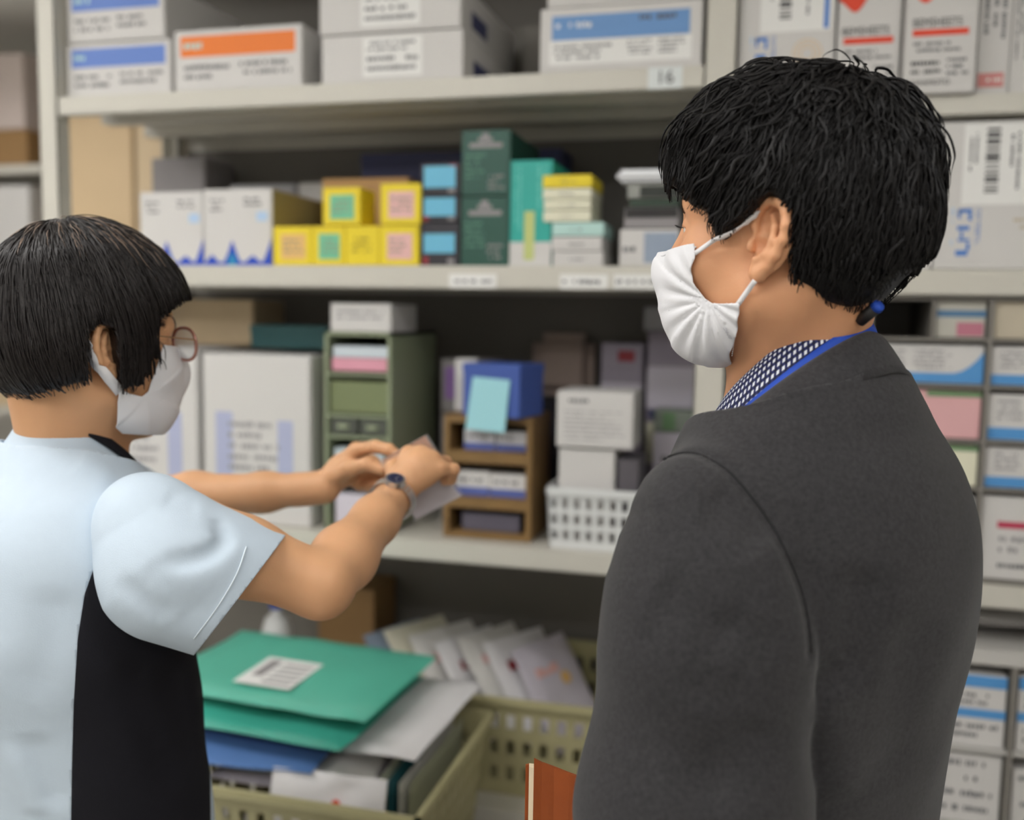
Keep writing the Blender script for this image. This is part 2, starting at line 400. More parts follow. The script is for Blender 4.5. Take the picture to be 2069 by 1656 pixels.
yellow(767, 846, 456, 536, ZM, PINK, 'yellow box with pink sticker in the bottom row', zy)
yellow(652, 728, 378, 455, zy+.001, MINT, 'yellow box with mint sticker set on top of the row', depth=.085)
yellow(769, 850, 370, 455, zy+.001, PINK, 'yellow box with pink sticker stacked beside the black boxes', depth=.12)
zs = [ZM]+[atY(890, p, 1.97)[2] for p in (449, 394, 329)]
for k, (lab) in enumerate(('lowest', 'middle', 'topmost')):
    o = pxbox('medicine_box', 'black box with cyan sticker, %s of the stack by the dark green boxes' % lab, 'box', 850, 929, 450, 1.97, .16, zs[k]+(.001 if k else 0), BLACKC,
              ztop=zs[k+1], group='black boxes with cyan stickers')
    band(o, 'sticker', .08, .88, (.30 if k == 0 else .22), (.74 if k == 0 else .90), CYAN, .0008)
    band(o, 'red_mark', *((.74, .9, .8, .95) if k == 2 else (.06, .2, .04, .22)), REDP if False else mat('dull_red', (150, 40, 50), .5), .0007)
    band(o, 'printed_mark', .70, .86, .05, .17, GREYM, .0008)
zs = [ZM, atY(980, 397, 1.968)[2], atY(980, 262, 1.968)[2]]
for k, lab in enumerate(('lower', 'upper')):
    o = pxbox('medicine_box', 'dark green box with white emblem, %s of the tall pair' % lab, 'box', 932, 1030, 398, 1.968, .26, zs[k]+(.001 if k else 0), GREEND, ztop=zs[k+1], group='dark green boxes', flap=True)
    w, d, h = o['_wdh']; mb = MB()
    for (u0, u1, v0, v1) in ((.42, .56, .88, .95), (.34, .64, .82, .88), (.16, .84, .73, .80)): front_rect(mb, o, u0, u1, v0, v1, .0014)
    mb.build('printed_emblem', GREYM, o)
    lines(o, .08, .5, .25, .66, 5, mat('sage_ink', (90, 140, 120), .5), 30+k, lift=.0014); lines(o, .55, .88, .08, .34, 3, GREYM, 40+k, lift=.0014)
o = pxbox('medicine_box', 'tall teal and white box beside the dark green pair', 'box', 1031, 1117, 323, 1.972, .24, ZM, TEAL, flap=True)
band(o, 'white_base', 0, 1, 0, .23, CARD, .0013); band(o, 'printed_stripe', .36, .60, .06, .52, mat('lime_print', (196, 206, 130), .5), .0016)
lines(o, .10, .3, .34, .94, 2, mat('aqua_ink', (110, 210, 200), .5), 50, vertical=True, lift=.0014); lines(o, .62, .9, .55, .94, 2, mat('aqua_ink', (110, 210, 200), .5), 51, vertical=True, lift=.0014)
def flat(px0, px1, pyt, zb, ztop, m, label, seed, Yf=1.965, depth=.13):
    o = pxbox('medicine_box', label, 'box', px0, px1, pyt, Yf, depth, zb, m, ztop=ztop, group='stack of flat boxes on the middle shelf', bevel=.001)
    lines(o, .34, .68, .34, .6, 1, INK, seed, lift=.0006); return o
rows = [538, 507, 477, 448, 424, 402, 379, 352]
cols = [(1117, 1218, CARD, 'white'), (1115, 1216, CARD, 'white'), (1116, 1220, PALETEAL, 'pale teal'), (1098, 1194, CREAM, 'cream'), (1099, 1194, CREAM, 'cream'), (1097, 1195, CREAM, 'cream'), (1097, 1196, YELLOW, 'yellow')]
names = ['flat white box at the very bottom of the seven-box stack', 'flat white box directly beneath the pale teal one', 'flat pale teal box in the middle of the seven-box stack',
         'flat cream box resting on the pale teal box', 'flat cream box in the middle of the three cream ones', 'flat cream box directly under the bright yellow one', 'flat bright yellow box topping the seven-box stack']
z0 = ZM
for k in range(7):
    zt = atY(1150, rows[k+1], 1.965)[2]
    flat(cols[k][0], cols[k][1], rows[k+1], z0, zt-.0006, cols[k][2], names[k], 60+k); z0 = zt
LID = mat('lid_white', (236, 238, 242), .35)
GB = mat('blue_grey_card', (150, 164, 184), .5, noise=.03)
o = pxbox('supply_box', 'white box with blue-grey print at the foot of the stack beside the man\'s face', 'box', 1253, 1372, 462, 1.968, .24, ZM, CARD, flap=True)
band(o, 'printed_panel', .42, .98, .1, .9, GB, .0014); lines(o, .06, .4, .3, .6, 1, INK, 70, lift=.0014)
zt = ZM+o['_wdh'][2]
z2 = atY(1300, 418, 1.968)[2]
o = pxbox('supply_box', 'grey and black lidded box in the stack beside the man\'s face', 'box', 1262, 1372, 418, 1.972, .23, zt+.001, GREYM, ztop=z2)
band(o, 'dark_print', .02, .98, .50, .96, DARK, .0009)
z3 = atY(1300, 402, 1.968)[2]
o = pxbox('tray', 'shallow dark green tray in the stack beside the man\'s face', 'tray', 1272, 1372, 402, 1.975, .22, z2+.001, mat('bottle_green', (50, 70, 56), .5), ztop=z3, lid=.004)
z4 = atY(1300, 368, 1.968)[2]; z5 = atY(1300, 341, 1.968)[2]
o = pxbox('supply_box', 'grey box under the bright white lid beside the man\'s face', 'box', 1268, 1372, 370, 1.975, .22, z3+.0015, mat('mid_grey_card', (150, 152, 146), .5), ztop=z4)
band(o, 'painted_opening', .25, .98, .1, .8, mat('dark_green_black', (40, 46, 40), .5), .0009)  # flat dark patch painted as the dark inside of an opening
o = pxbox('lid', 'bright white plastic lid topping the stack beside the man\'s face', 'lid', 1245, 1372, 341, 1.962, .25, z4+.001, LID, ztop=z5, bevel=.008)
# things in the shade at the back of the middle shelf
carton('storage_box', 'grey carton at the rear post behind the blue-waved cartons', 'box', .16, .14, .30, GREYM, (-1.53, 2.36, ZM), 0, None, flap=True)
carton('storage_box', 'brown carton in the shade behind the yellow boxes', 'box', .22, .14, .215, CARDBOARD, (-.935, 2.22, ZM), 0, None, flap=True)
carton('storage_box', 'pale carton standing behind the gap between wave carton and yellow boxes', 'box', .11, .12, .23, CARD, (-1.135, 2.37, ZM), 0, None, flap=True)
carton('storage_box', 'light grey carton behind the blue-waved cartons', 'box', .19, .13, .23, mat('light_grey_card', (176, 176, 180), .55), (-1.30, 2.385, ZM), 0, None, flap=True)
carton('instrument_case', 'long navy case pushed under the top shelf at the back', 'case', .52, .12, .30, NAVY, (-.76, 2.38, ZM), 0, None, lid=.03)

# ------------------------------------------------------------------ lower shelf, left rack
def big(px0, px1, pyt, label, Yb, seed, depth=.30):
    o = pxbox('carton', label, 'box', px0, px1, pyt, Yb, depth, ZL, CARD, group='large white cartons on the lower shelf', flap=True, bevel=.003)
    LB = mat('lilac_blue_print', (176, 182, 212), .55)
    band(o, 'printed_bar', .12, .28, .25, .66, LB, .0014); band(o, 'printed_bar', .70, .84, .22, .62, LB, .0014)
    lines(o, .24, .72, .30, .62, 5, mat('soft_ink', (150, 148, 152), .6), seed, lift=.0017)
    return o
b1 = big(196, 398, 700, 'large white carton partly hidden behind the woman\'s mask', 2.0, 80)
b2 = big(409, 627, 716, 'large white carton fully seen between woman and sage drawer cabinet', 1.985, 84)
zc = ZL+max(b1['_wdh'][2], b2['_wdh'][2])+.005
carton('storage_box', 'tan box lying on the large white cartons', 'box', .24, .16, .115, TAN, (-1.37, 2.26, zc-.004), 0, None, flap=True)
carton('storage_box', 'cobalt blue box end showing behind the glasses', 'box', .05, .12, .13, COBALT, (-1.52, 2.2, zc-.004), 0, None, flap=True)
carton('storage_box', 'flat deep teal box on the large white carton', 'box', .20, .18, .055, TEALD, (-1.10, 2.17, zc-.004), 0, None, lid=.02)

# sage plastic drawer cabinet
Yc = 1.985
xa, xb = atY(655, 680, Yc)[0], atY(790, 680, Yc)[0]; wc = xb-xa; zc1 = atY(720, 672, Yc)[2]-ZL; dc = .30
cab = empty('drawer_cabinet', ((xa+xb)/2, Yc+dc/2, ZL+.001)); tag(cab, 'sage green plastic cabinet of open slots holding pink and white packs', 'cabinet')
mb = MB(); t = .008
mb.box(-wc/2, -wc/2+t, -dc/2, dc/2, 0, zc1, .001); mb.box(wc/2-t, wc/2, -dc/2, dc/2, 0, zc1, .001)
mb.box(-wc/2, wc/2, -dc/2, dc/2, zc1-t, zc1, .001); mb.box(-wc/2, wc/2, -dc/2, dc/2, 0, t, .001); mb.box(-wc/2, wc/2, dc/2-.004, dc/2, 0, zc1)
mb.build('body', GREENISH, cab)
def zrow(p): return atY(720, p, Yc)[2]-ZL
for p in (758, 842, 885, 975): 
    z = zrow(p); mb = MB(); mb.box(-wc/2+t, wc/2-t, -dc/2+.002, dc/2-.005, z-.003, z+.003); mb.build('divider', GREENISH, cab)
z0, z1 = zrow(840), zrow(772)
mb = MB(); mb.box(-wc/2+t+.001, wc/2-t-.001, -dc/2+.01, dc/2-.01, z0+.004, z1, .002); dr = mb.build('drawer', mat('moss_plastic', (124, 134, 96), .4), cab)
z0, z1 = zrow(884), zrow(845)
for sx in (-1, 1):
    mb = MB(); mb.box(sx*wc*.22-wc*.2, sx*wc*.22+wc*.2, -dc/2+.006, dc/2-.02, z0+.004, z1-.002, .002)
    dr = mb.build('drawer', mat('slot_shade_plastic', (88, 92, 84), .35), cab)  # dark colour stands for the shade inside two slots
    mb = MB(); mb.box(sx*wc*.22-wc*.08, sx*wc*.22+wc*.08, -dc/2-.002, -dc/2+.006, (z0+z1)/2-.004, (z0+z1)/2+.006, .001); mb.build('handle', GREENISH, dr)
def incab(name, label, u0, u1, p0, p1, m, dd=.2, cat='box', grp=None):
    w = (u1-u0)*(wc-2*t)
    return carton(name, label, cat, w, dd, abs(zrow(p1)-zrow(p0)), m, ((xa+xb)/2-wc/2+t+u0*(wc-2*t)+w/2, Yc+.01+dd/2, ZL+zrow(p0)+.005), bevel=.001, group=grp)
incab('medicine_pack', 'flat pink pack in the sage cabinet', .04, .96, 755, 728, mat('rose_card', (226, 160, 178), .55))
incab('medicine_pack', 'white and aqua pack on the pink one in the sage cabinet', .06, .98, 728, 704, mat('ice_card', (206, 216, 224), .55))
incab('medicine_pack', 'pale blue pack low in the sage cabinet', .08, .9, 972, 912, mat('frost_card', (196, 208, 214), .55))
incab('medicine_pack', 'lilac pack in the bottom slot of the sage cabinet', .1, .95, 1068, 1005, CARD2)
o = pxbox('label_box', 'small white box standing on the sage cabinet', 'box', 668, 790, 612, Yc+.005, .16, ZL+zc1+.001, CARD, flap=True)
lines(o, .1, .9, .4, .8, 2, mat('soft_ink', (150, 148, 152), .6), 90, lift=.0013)

# purple-marked packs in the shade between cabinet and wooden rack
for k, (zz, lab) in enumerate(((ZL, 'lower'), (ZL+.13, 'middle'), (ZL+.26, 'top'))):
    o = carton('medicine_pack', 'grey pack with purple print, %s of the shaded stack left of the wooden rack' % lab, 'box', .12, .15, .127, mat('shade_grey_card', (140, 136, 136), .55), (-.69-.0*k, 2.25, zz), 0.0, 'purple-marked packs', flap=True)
    band(o, 'printed_patch', .08, .55, .25, .85, PURPLE, .0013)

# wooden pigeonhole rack
Yw = 2.0
xa2, xb2 = atY(897, 850, Yw)[0], atY(1076, 850, Yw)[0]; ww = xb2-xa2; hw = atY(985, 842, Yw)[2]-ZL; dw = .17
rk = empty('wooden_rack', ((xa2+xb2)/2, Yw+dw/2, ZL+.001)); tag(rk, 'small brown wooden rack with three open shelves', 'shelf')
tw = .013
for sx in (-1, 1):
    mb = MB(); mb.box(sx*(ww/2-tw/2)-tw/2, sx*(ww/2-tw/2)+tw/2, -dw/2, dw/2, 0, hw, .0015); mb.build('side_panel', WOOD, rk)
def zw(p): return atY(985, p, Yw)[2]-ZL
for k, (za, zb_) in enumerate(((0, .014), (zw(1030), zw(1008)), (zw(938), zw(914)), (hw-.016, hw))):
    mb = MB(); mb.box(-ww/2+tw, ww/2-tw, -dw/2+.001, dw/2-.005, za, zb_, .001); mb.build('shelf', WOOD, rk)
mb = MB(); mb.box(-ww/2+tw, ww/2-tw, dw/2-.005, dw/2, 0, hw); mb.build('back_panel', mat('dark_wood', (70, 48, 30), .6), rk)
BLW = mat('blue_white_card', (210, 210, 214), .55); BLP = mat('dusk_blue_print', (90, 104, 170), .5)
def inrack(u0, u1, zb_, h, m, label, bl, seed):
    w = (u1-u0)*(ww-2*tw)
    o = carton('medicine_box', label, 'box', w, .11, h, m, ((xa2+xb2)/2-ww/2+tw+u0*(ww-2*tw)+w/2, Yw+.02+.055, ZL+zb_+.001), 0, 'blue-edged boxes in the wooden rack', bevel=.001)
    if bl: band(o, 'printed_band', 0, 1, .02, .36, bl, .0008); lines(o, .1, .9, .5, .8, 1, INK, seed, lift=.0008)
    return o
inrack(.16, .56, zw(914), .047, BLW, 'blue-edged box at left on the upper shelf of the wooden rack', BLP, 1)
inrack(.58, .97, zw(914), .045, BLW, 'blue-edged box at right on the upper shelf of the wooden rack', BLP, 2)
inrack(.04, .50, zw(1008), .056, CARD, 'white box with blue edge at left in the middle of the wooden rack', BLP, 3)
inrack(.51, .985, zw(1008), .053, CARD, 'white box with blue edge at right in the middle of the wooden rack', BLP, 4)
inrack(.14, .9, .014, .04, mat('dusk_card', (96, 92, 106), .55), 'dim lilac box on the bottom shelf of the wooden rack', None, 5)
# on top of the wooden rack
xt = (xa2+xb2)/2; zt_ = ZL+hw+.0015
o = carton('medicine_box', 'blue box with a light cyan note standing on the wooden rack', 'box', .14, .11, .115, mat('royal_blue_card', (66, 92, 168), .5), (xt+.025, Yw+.034, zt_), math.radians(-14), None, lid=.02)
mb = MB(); mb.add([(-.060, -.060, -.028), (.040, -.064, -.030), (.048, -.058, .082), (-.044, -.057, .086)], [(0, 1, 2, 3)])
mb.add([(-.060, -.0592, -.028), (.040, -.0632, -.030), (.048, -.0572, .082), (-.044, -.0562, .086)], [(3, 2, 1, 0)])
mb.build('sticky_note', mat('cyan_note', (160, 214, 224), .6), o)
carton('medicine_box', 'white box leaning behind the cyan note on the wooden rack', 'box', .05, .06, .12, CARD, (xt-.078, Yw+.10, zt_), math.radians(10), None, flap=True)

# white plastic basket and cartons at right
def slot_basket(name, label, x0, x1, y0, y1, z0, z1, m, rows, ncol_f, ncol_s, th=.004, taper=.012, rim=.010, slot=(.55, .62)):
    "an open basket with rows of real slots in its walls, base at z0"
    cx, cy = (x0+x1)/2, (y0+y1)/2
    r = empty(name, (cx, cy, z0)); tag(r, label, 'basket'); h = z1-z0
    mb = MB(); W_, D_ = x1-x0, y1-y0
    mb.box(-W_/2+taper, W_/2-taper, -D_/2+taper, D_/2-taper, 0, th)
    def wall(p0, p1, q0, q1, n, nrm):
        # p bottom edge, q top edge; n columns
        p0, p1, q0, q1 = map(Vector, (p0, p1, q0, q1)); nv = Vector(nrm)*th
        def pt(u, v): return p0.lerp(p1, u).lerp(q0.lerp(q1, u), v)
        def cell(ua, ub, va, vb):
            a, b, c, d = pt(ua, va), pt(ub, va), pt(ub, vb), pt(ua, vb)
            mb.add([a, b, c, d, a+nv, b+nv, c+nv, d+nv], [(0, 1, 2, 3), (7, 6, 5, 4), (0, 4, 5, 1), (1, 5, 6, 2), (2, 6, 7, 3), (3, 7, 4, 0)])
        vs = [0.0]
        for k in range(rows):
            a = .10+.80*k/rows; vs += [a+.80/rows*(1-slot[1])/2, a+.80/rows*(1+slot[1])/2]
        vs.append(1.0)
        for k in range(0, len(vs)-1, 2): cell(0, 1, vs[k], vs[k+1])
        for k in range(1, len(vs)-1, 2):
            for i in range(n+1):
                c0 = (i-(1-slot[0])/2)/n; c1 = (i+(1-slot[0])/2)/n
                cell(max(0, c0), min(1, c1), vs[k], vs[k+1])
    a = W_/2; b = D_/2; ta, tb = a-taper, b-taper
    wall((-ta, -tb, 0), (ta, -tb, 0), (-a, -b, h), (a, -b, h), ncol_f, (0, 1, 0))
    wall((ta, tb, 0), (-ta, tb, 0), (a, b, h), (-a, b, h), ncol_f, (0, -1, 0))
    wall((ta, -tb, 0), (ta, tb, 0), (a, -b, h), (a, b, h), ncol_s, (-1, 0, 0))
    wall((-ta, tb, 0), (-ta, -tb, 0), (-a, b, h), (-a, -b, h), ncol_s, (1, 0, 0))
    mb.build('body', m, r)
    mb = MB(); e = rim
    mb.box(-a-e, a+e, -b-e, -b+.004, h-.014, h+.004, .003); mb.box(-a-e, a+e, b-.004, b+e, h-.014, h+.004, .003)
    mb.box(-a-e, -a+.004, -b-e, b+e, h-.014, h+.004, .003); mb.box(a-.004, a+e, -b-e, b+e, h-.014, h+.004, .003)
    mb.build('rim', m, r)
    return r
Yp = 1.965
xa3 = atY(1099, 1060, Yp)[0]
slot_basket('plastic_basket', 'white slotted plastic basket at the edge of the lower shelf', xa3+.004, xa3+.235, Yp+.004, Yp+.195, ZL+.001, atY(1180, 992, Yp)[2], PLASTIC_W, 3, 9, 9, taper=.006, rim=.005)
zpb = ZL+.006
carton('supply_box', 'white carton standing in the white basket', 'box', .120, .12, atY(1180, 906, 1.99)[2]-zpb, CARD, (atY(1184, 950, 1.99)[0], 2.055, zpb), 0, None, flap=True)
o = pxbox('leaflet_box', 'white box with lines of print stacked over the white basket', 'box', 1126, 1281, 791, 1.985, .14, atY(1180, 905, 1.99)[2]+.001, CARD, flap=True)
lines(o, .12, .45, .76, .90, 1, INK, 91, lift=.0014, name='printed_heading'); lines(o, .1, .9, .12, .68, 7, mat('soft_ink', (150, 148, 152), .6), 92, lift=.0014, fill=.35)
carton('supply_box', 'dark grey filler for the shaded gap beside the white carton in the basket', 'box', .045, .12, .19, mat('gap_shade_card', (92, 88, 94), .55), (atY(1265, 950, 1.99)[0]+.004, 2.055, zpb), 0, None, flap=True)  # box added in a dark colour where the gap lies in shade
CARD3 = mat('lilac_white_card', (220, 214, 226), .55)
o = carton('supply_box', 'lilac-white box beside the man\'s shoulder', 'box', .095, .08, .235, CARD3, (-.195, 2.21, ZL), 0, None, flap=True); lines(o, .1, .9, .5, .8, 3, INK, 93, lift=.0014)
o = carton('supply_box', 'green and white box on the lilac-white box', 'box', .095, .08, .05, mat('grey_green_card', (140, 150, 138), .55), (-.195, 2.21, ZL+.236), 0, None); band(o, 'printed_patch', .2, .5, .1, .9, mat('leaf_print', (110, 146, 104), .5), .0008)
o = carton('medicine_carton', 'grey-lilac carton with red mark at the back near the shared post', 'box', .10, .13, .43, mat('mauve_card', (160, 152, 166), .55), (-.335, 2.35, ZL), 0, None, flap=True); band(o, 'red_mark', .4, .8, .9, .96, mat('dull_red', (150, 40, 50), .5), .0014); band(o, 'white_base', 0, 1, .6, .78, CARD2, .0013)
o = carton('medicine_carton', 'tall mauve carton with dark stripe against the shared post', 'box', .115, .17, .41, mat('mauve_card', (160, 152, 166), .55), (-.215, 2.355, ZL+.05), 0, None, flap=True); band(o, 'white_base', 0, 1, .56, .80, CARD2, .0013); band(o, 'printed_stripe', .05, .9, .50, .555, NAVY, .0015); band(o, 'cream_panel', 0, 1, .24, .48, CREAM, .0013)
carton('supply_box', 'low grey box supporting the tall mauve carton', 'box', .118, .17, .048, GREYM, (-.215, 2.355, ZL+.0), 0, None)
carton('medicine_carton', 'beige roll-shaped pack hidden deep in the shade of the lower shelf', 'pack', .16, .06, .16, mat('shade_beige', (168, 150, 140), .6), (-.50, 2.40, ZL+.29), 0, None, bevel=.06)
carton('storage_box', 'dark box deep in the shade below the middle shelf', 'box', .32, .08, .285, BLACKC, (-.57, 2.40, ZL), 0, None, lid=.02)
carton('storage_box', 'grey box laid along the top of the tall mauve carton', 'box', .14, .16, .055, mat('light_grey_card', (176, 176, 180), .55), (-.215, 2.36, ZL+.462), 0, None)

# ------------------------------------------------------------------ bottom of the left rack: baskets
# cart in front of the rack that carries the large basket
cart = empty('trolley', (-.78, 1.69, 0)); tag(cart, 'low grey trolley under the olive basket', 'trolley')
mb = MB(); mb.box(-.30, .30, -.235, .235, .36, .395, .004); mb.build('deck', GREYM, cart)
for sx in (-1, 1):
    for sy in (-1, 1):
        mb = MB(); mb.box(sx*.27-.015, sx*.27+.015, sy*.2-.015, sy*.2+.015, 0, .36); mb.build('leg', GREYM, cart)
bx0, bx1, by0, by1, bz0, bz1 = -1.04, -.548, 1.475, 1.93, .395, .645
slot_basket('plastic_basket', 'large olive basket crammed with packets in front of the rack', bx0, bx1, by0, by1, bz0, bz1, OLIVE, 4, 14, 12, taper=.03, rim=.012, slot=(.5, .5))
def soft_pack(name, label, cat, w, d, h, m, loc, rot=(0, 0, 0), seed=1, crumple=.006, group=None, nx=26, ny=18, sag=0.0):
    "a flat flexible packet: a closed pillow with crumples"
    rnd = np.random.RandomState(seed)
    u, v = np.meshgrid(np.linspace(-1, 1, nx), np.linspace(-1, 1, ny), indexing='ij')
    puff = ((1-np.abs(u)**4)*(1-np.abs(v)**4))**.6
    def nz():
        s = np.zeros_like(u)
        for k in range(7):
            a = rnd.rand()*6.28; fr = 2+rnd.rand()*7; s += np.sin((u*math.cos(a)*w/d+v*math.sin(a))*fr+rnd.rand()*6.28)/(1+.25*fr)
        return s*crumple
    base = nz()*.6-sag*(u**2)
    top = base+puff*h/2+nz()*.4*puff; bot = base-puff*h/2
    mb = MB()
    pts = lambda z: [(u[i, j]*w/2, v[i, j]*d/2, z[i, j]) for i in range(nx) for j in range(ny)]
    f1 = [(i*ny+j, (i+1)*ny+j, (i+1)*ny+j+1, i*ny+j+1) for i in range(nx-1) for j in range(ny-1)]
    mb.add(pts(top), f1); mb.add(pts(bot-1e-4), [q[::-1] for q in f1])
    o = mb.build(name, m, smooth=True); tag(o, label, cat, group); o.location = loc; o.rotation_euler = rot
    o['_top'] = 1
    return o
GLOSST = mat('teal_drape', (92, 190, 166), .3, noise=.06, nscale=9, coat=.3)
FILM = mat('film_white', (232, 230, 232), .35, noise=.04, nscale=12)
FILM2 = mat('film_grey', (222, 220, 216), .4, noise=.05, nscale=12)
BLUEPK = mat('blue_drape', (92, 128, 186), .4, noise=.05)
gp = soft_pack('film_packet', 'large teal packet with paper label on top of the basket pile', 'packet', .50, .34, .018, GLOSST, (-.935, 1.79, .748), (math.radians(2), 0, math.radians(-4)), 3, .003)
mb = MB(); mb.box(-.075, .055, -.115, .02, .0125, .0135); mb.build('paper_label', LABEL, gp)
mb = MB(); mb.box(-.058, -.034, -.075, .005, .0137, .0142); [mb.box(-.02, .045, -.10+i*.022, -.092+i*.022, .0137, .0140) for i in range(5)]; mb.build('printed_text', GREYM, gp)
soft_pack('film_packet', 'second teal packet jutting out under the labelled one', 'packet', .50, .36, .016, mat('teal_drape_deep', (70, 176, 156), .3, noise=.06, nscale=9, coat=.3), (-.955, 1.745, .714), (math.radians(2), 0, math.radians(-5)), 5, .003)
soft_pack('film_packet', 'white film packet with grey print directly under the teal packets', 'packet', .56, .36, .020, FILM, (-.865, 1.79, .690), (math.radians(2), 0, math.radians(-3)), 8, .0045)
soft_pack('film_packet', 'blue packet wedged in the middle of the basket pile', 'packet', .36, .34, .014, BLUEPK, (-.96, 1.70, .666), (math.radians(2), 0, math.radians(2)), 9, .003)
soft_pack('film_packet', 'crumpled white packet at the front of the basket pile', 'packet', .32, .28, .018, FILM2, (-.845, 1.705, .644), (math.radians(2), 0, math.radians(3)), 14, .005)
soft_pack('film_packet', 'crumpled lilac-white packet lowest in the basket pile', 'packet', .32, .28, .020, mat('film_lilac', (206, 200, 210), .4, noise=.05), (-.85, 1.71, .612), (math.radians(2), 0, math.radians(-2)), 17, .005)
o = soft_pack('film_packet', 'white packet with red dot folded over the front of the basket', 'packet', .22, .14, .010, FILM, (-.74, 1.528, .598), (math.radians(74), 0, math.radians(3)), 21, .004)
mb = MB(); mb.lathe([(.008, .0085), (.008, .0105)], .02, .02, 12); mb.build('red_dot', REDP, o)
for k, (xx, m_, lab) in enumerate(((-.614, FILM2, 'pale packet standing upright next to the teal-edged one'), (-.636, mat('petrol_film', (40, 104, 112), .3, coat=.3), 'dark teal-edged packet standing upright in the olive basket'), (-.658, CREAM, 'cream packet standing upright behind the folded white one'), (-.594, mat('sage_film', (168, 172, 152), .4), 'sage packet standing against the right wall of the olive basket'))):
    soft_pack('film_packet', lab, 'packet', .31, .23, .012, m_, (xx, 1.72, .540), (math.radians(90), 0, math.radians(90)), 30+k, .002)
# second basket, on the bottom shelf
slot_basket('plastic_basket', 'olive basket of slanted white sachets on the bottom shelf', -.93, -.305, 2.0, 2.42, ZB+.001, .652, OLIVE, 3, 16, 12, taper=.02, rim=.010, slot=(.5, .55))
SACH = [FILM, mat('film_cream', (220, 216, 196), .45, noise=.05), FILM2, FILM, FILM2, FILM, CARD2]
sl = ['first slanted sachet from the left in the rear olive basket, blue-grey', 'cream slanted sachet second from the left in the rear basket', 'white sachet with blue spot in the rear olive basket, middle', 'white sachet with blue and red print in the rear basket', 'white sachet with deep blue spot leaning in the rear basket', 'white sachet with orange and red print in the rear basket', 'sachet with faint orange print at the right end of the rear basket']
for k in range(7):
    x = -.83+k*.063
    o = soft_pack('sachet', sl[k], 'packet', .20, .26, .014, SACH[k] if k else mat('film_bluegrey', (150, 164, 182), .4, noise=.05), (0, 0, 0), (0, 0, 0), 50+k, .004, 'sachets in the rear basket')
    ya, le = math.radians(26+3*(k % 3)), math.radians(36+4*((k*2) % 3)); dx = Vector((math.sin(ya), math.cos(ya), 0)); up_ = Vector((-math.sin(le)*math.cos(ya), math.sin(le)*math.sin(ya), math.cos(le))); nn = dx.cross(up_)
    o.matrix_world = Matrix(((dx[0], up_[0], nn[0], x), (dx[1], up_[1], nn[1], 2.21), (dx[2], up_[2], nn[2], .600+.012*((k*2) % 3)), (0, 0, 0, 1)))
    sp = [None, None, COBALT, BLP, COBALT, ORANGE, PEACH][k]
    if sp:
        mb = MB(); mb.lathe([(.016, .0085), (.016, .0105)], .03, .025, 12); mb.build('printed_spot', sp, o)
        mb = MB(); mb.box(-.06, .02, .045, .068, .008, .0100); mb.build('printed_bar', mat('dull_red', (150, 40, 50), .5) if k in (3, 5) else PINK, o)
bot = empty('bottle', (atY(560, 1290, 2.2)[0], 2.2, ZB+.001)); tag(bot, 'white bottle with blue cap standing in the dark under the lower shelf', 'bottle')
mb = MB(); mb.lathe([(.001, 0), (.036, 0), (.038, .01), (.038, .26), (.03, .29), (.014, .305), (.014, .32)]); mb.build('body', PLASTIC_W, bot, True)
mb = MB(); mb.lathe([(.018, .318), (.018, .352), (.001, .353)]); mb.build('cap', COBALT, bot, True)
carton('storage_box', 'brown carton in the dark beside the white bottle', 'box', .16, .15, .36, BROWNB, (-1.05, 2.365, ZB), 0, None, flap=True)
carton('storage_box', 'black box in the dark under the lower shelf, behind the teal packets', 'box', .22, .16, .40, DARK, (-.82+.12, 2.43-.1+.03, ZB+.0), 0, None, lid=.02) if False else None
carton('cardboard_box', 'brown carton on the floor below the rear olive basket', 'box', .30, .26, .34, BROWNB, (-.42, 2.12, .001), 0, None, flap=True)

# ------------------------------------------------------------------ right rack
def tall(px0, px1, zb, pyt, Yt, label, ztop=None, kind=1, yref=100, depth=.30):
    o = pxbox('carton', label, 'box', px0, px1, pyt, Yt, depth, zb, CARD, yref=yref, ztop=ztop, flap=True, bevel=.002)
    return o
JB = mat('pen_blue_print', (60, 124, 206), .5)
def blue_text(o, us, v0, v1):
    w, d, h = o['_wdh']
    band(o, 'paper_label', .22, .96, .44, .98, LABEL, .0013)
    barcode(o, .42, .54, .52, .95, lift=.0018); lines(o, .26, .36, .62, .92, 2, INK, 101, vertical=True, lift=.0016); lines(o, .62, .74, .54, .92, 2, INK, 103, vertical=True, lift=.0016)
    mb = MB(); vv = lambda t: v1-(v1-v0)*t
    for (a0, a1, t0, t1) in ((-.055, .065, .02, .09), (-.06, -.035, .02, .20), (-.06, .05, .34, .42), (.035, .065, .10, .24), (-.05, .055, .58, .63), (-.065, .045, .80, .90), (.03, .06, .66, .80), (-.03, -.005, .45, .56)):
        front_rect(mb, o, us+a0, us+a1, vv(t1), vv(t0), .0016)
    mb.build('printed_lettering', JB, o)
    lines(o, us-.13, us-.08, v0, v1, 1, mat('pale_blue_print', (176, 204, 234), .5), 105, vertical=True, lift=.0016); lines(o, us+.10, us+.15, v0+.3*(v1-v0), v1, 2, JB, 107, vertical=True, lift=.0016)
o = tall(1492, 1686, ZRT, -180, 1.965, 'white carton with blue vertical lettering on the top shelf behind the man\'s hair', ztop=ZRT+.30)
blue_text(o, .24, .09, .42)
band(o, 'printed_bar', .88, .93, .45, .75, JB, .0016)
mb = MB(); w, d, h = o['_wdh']
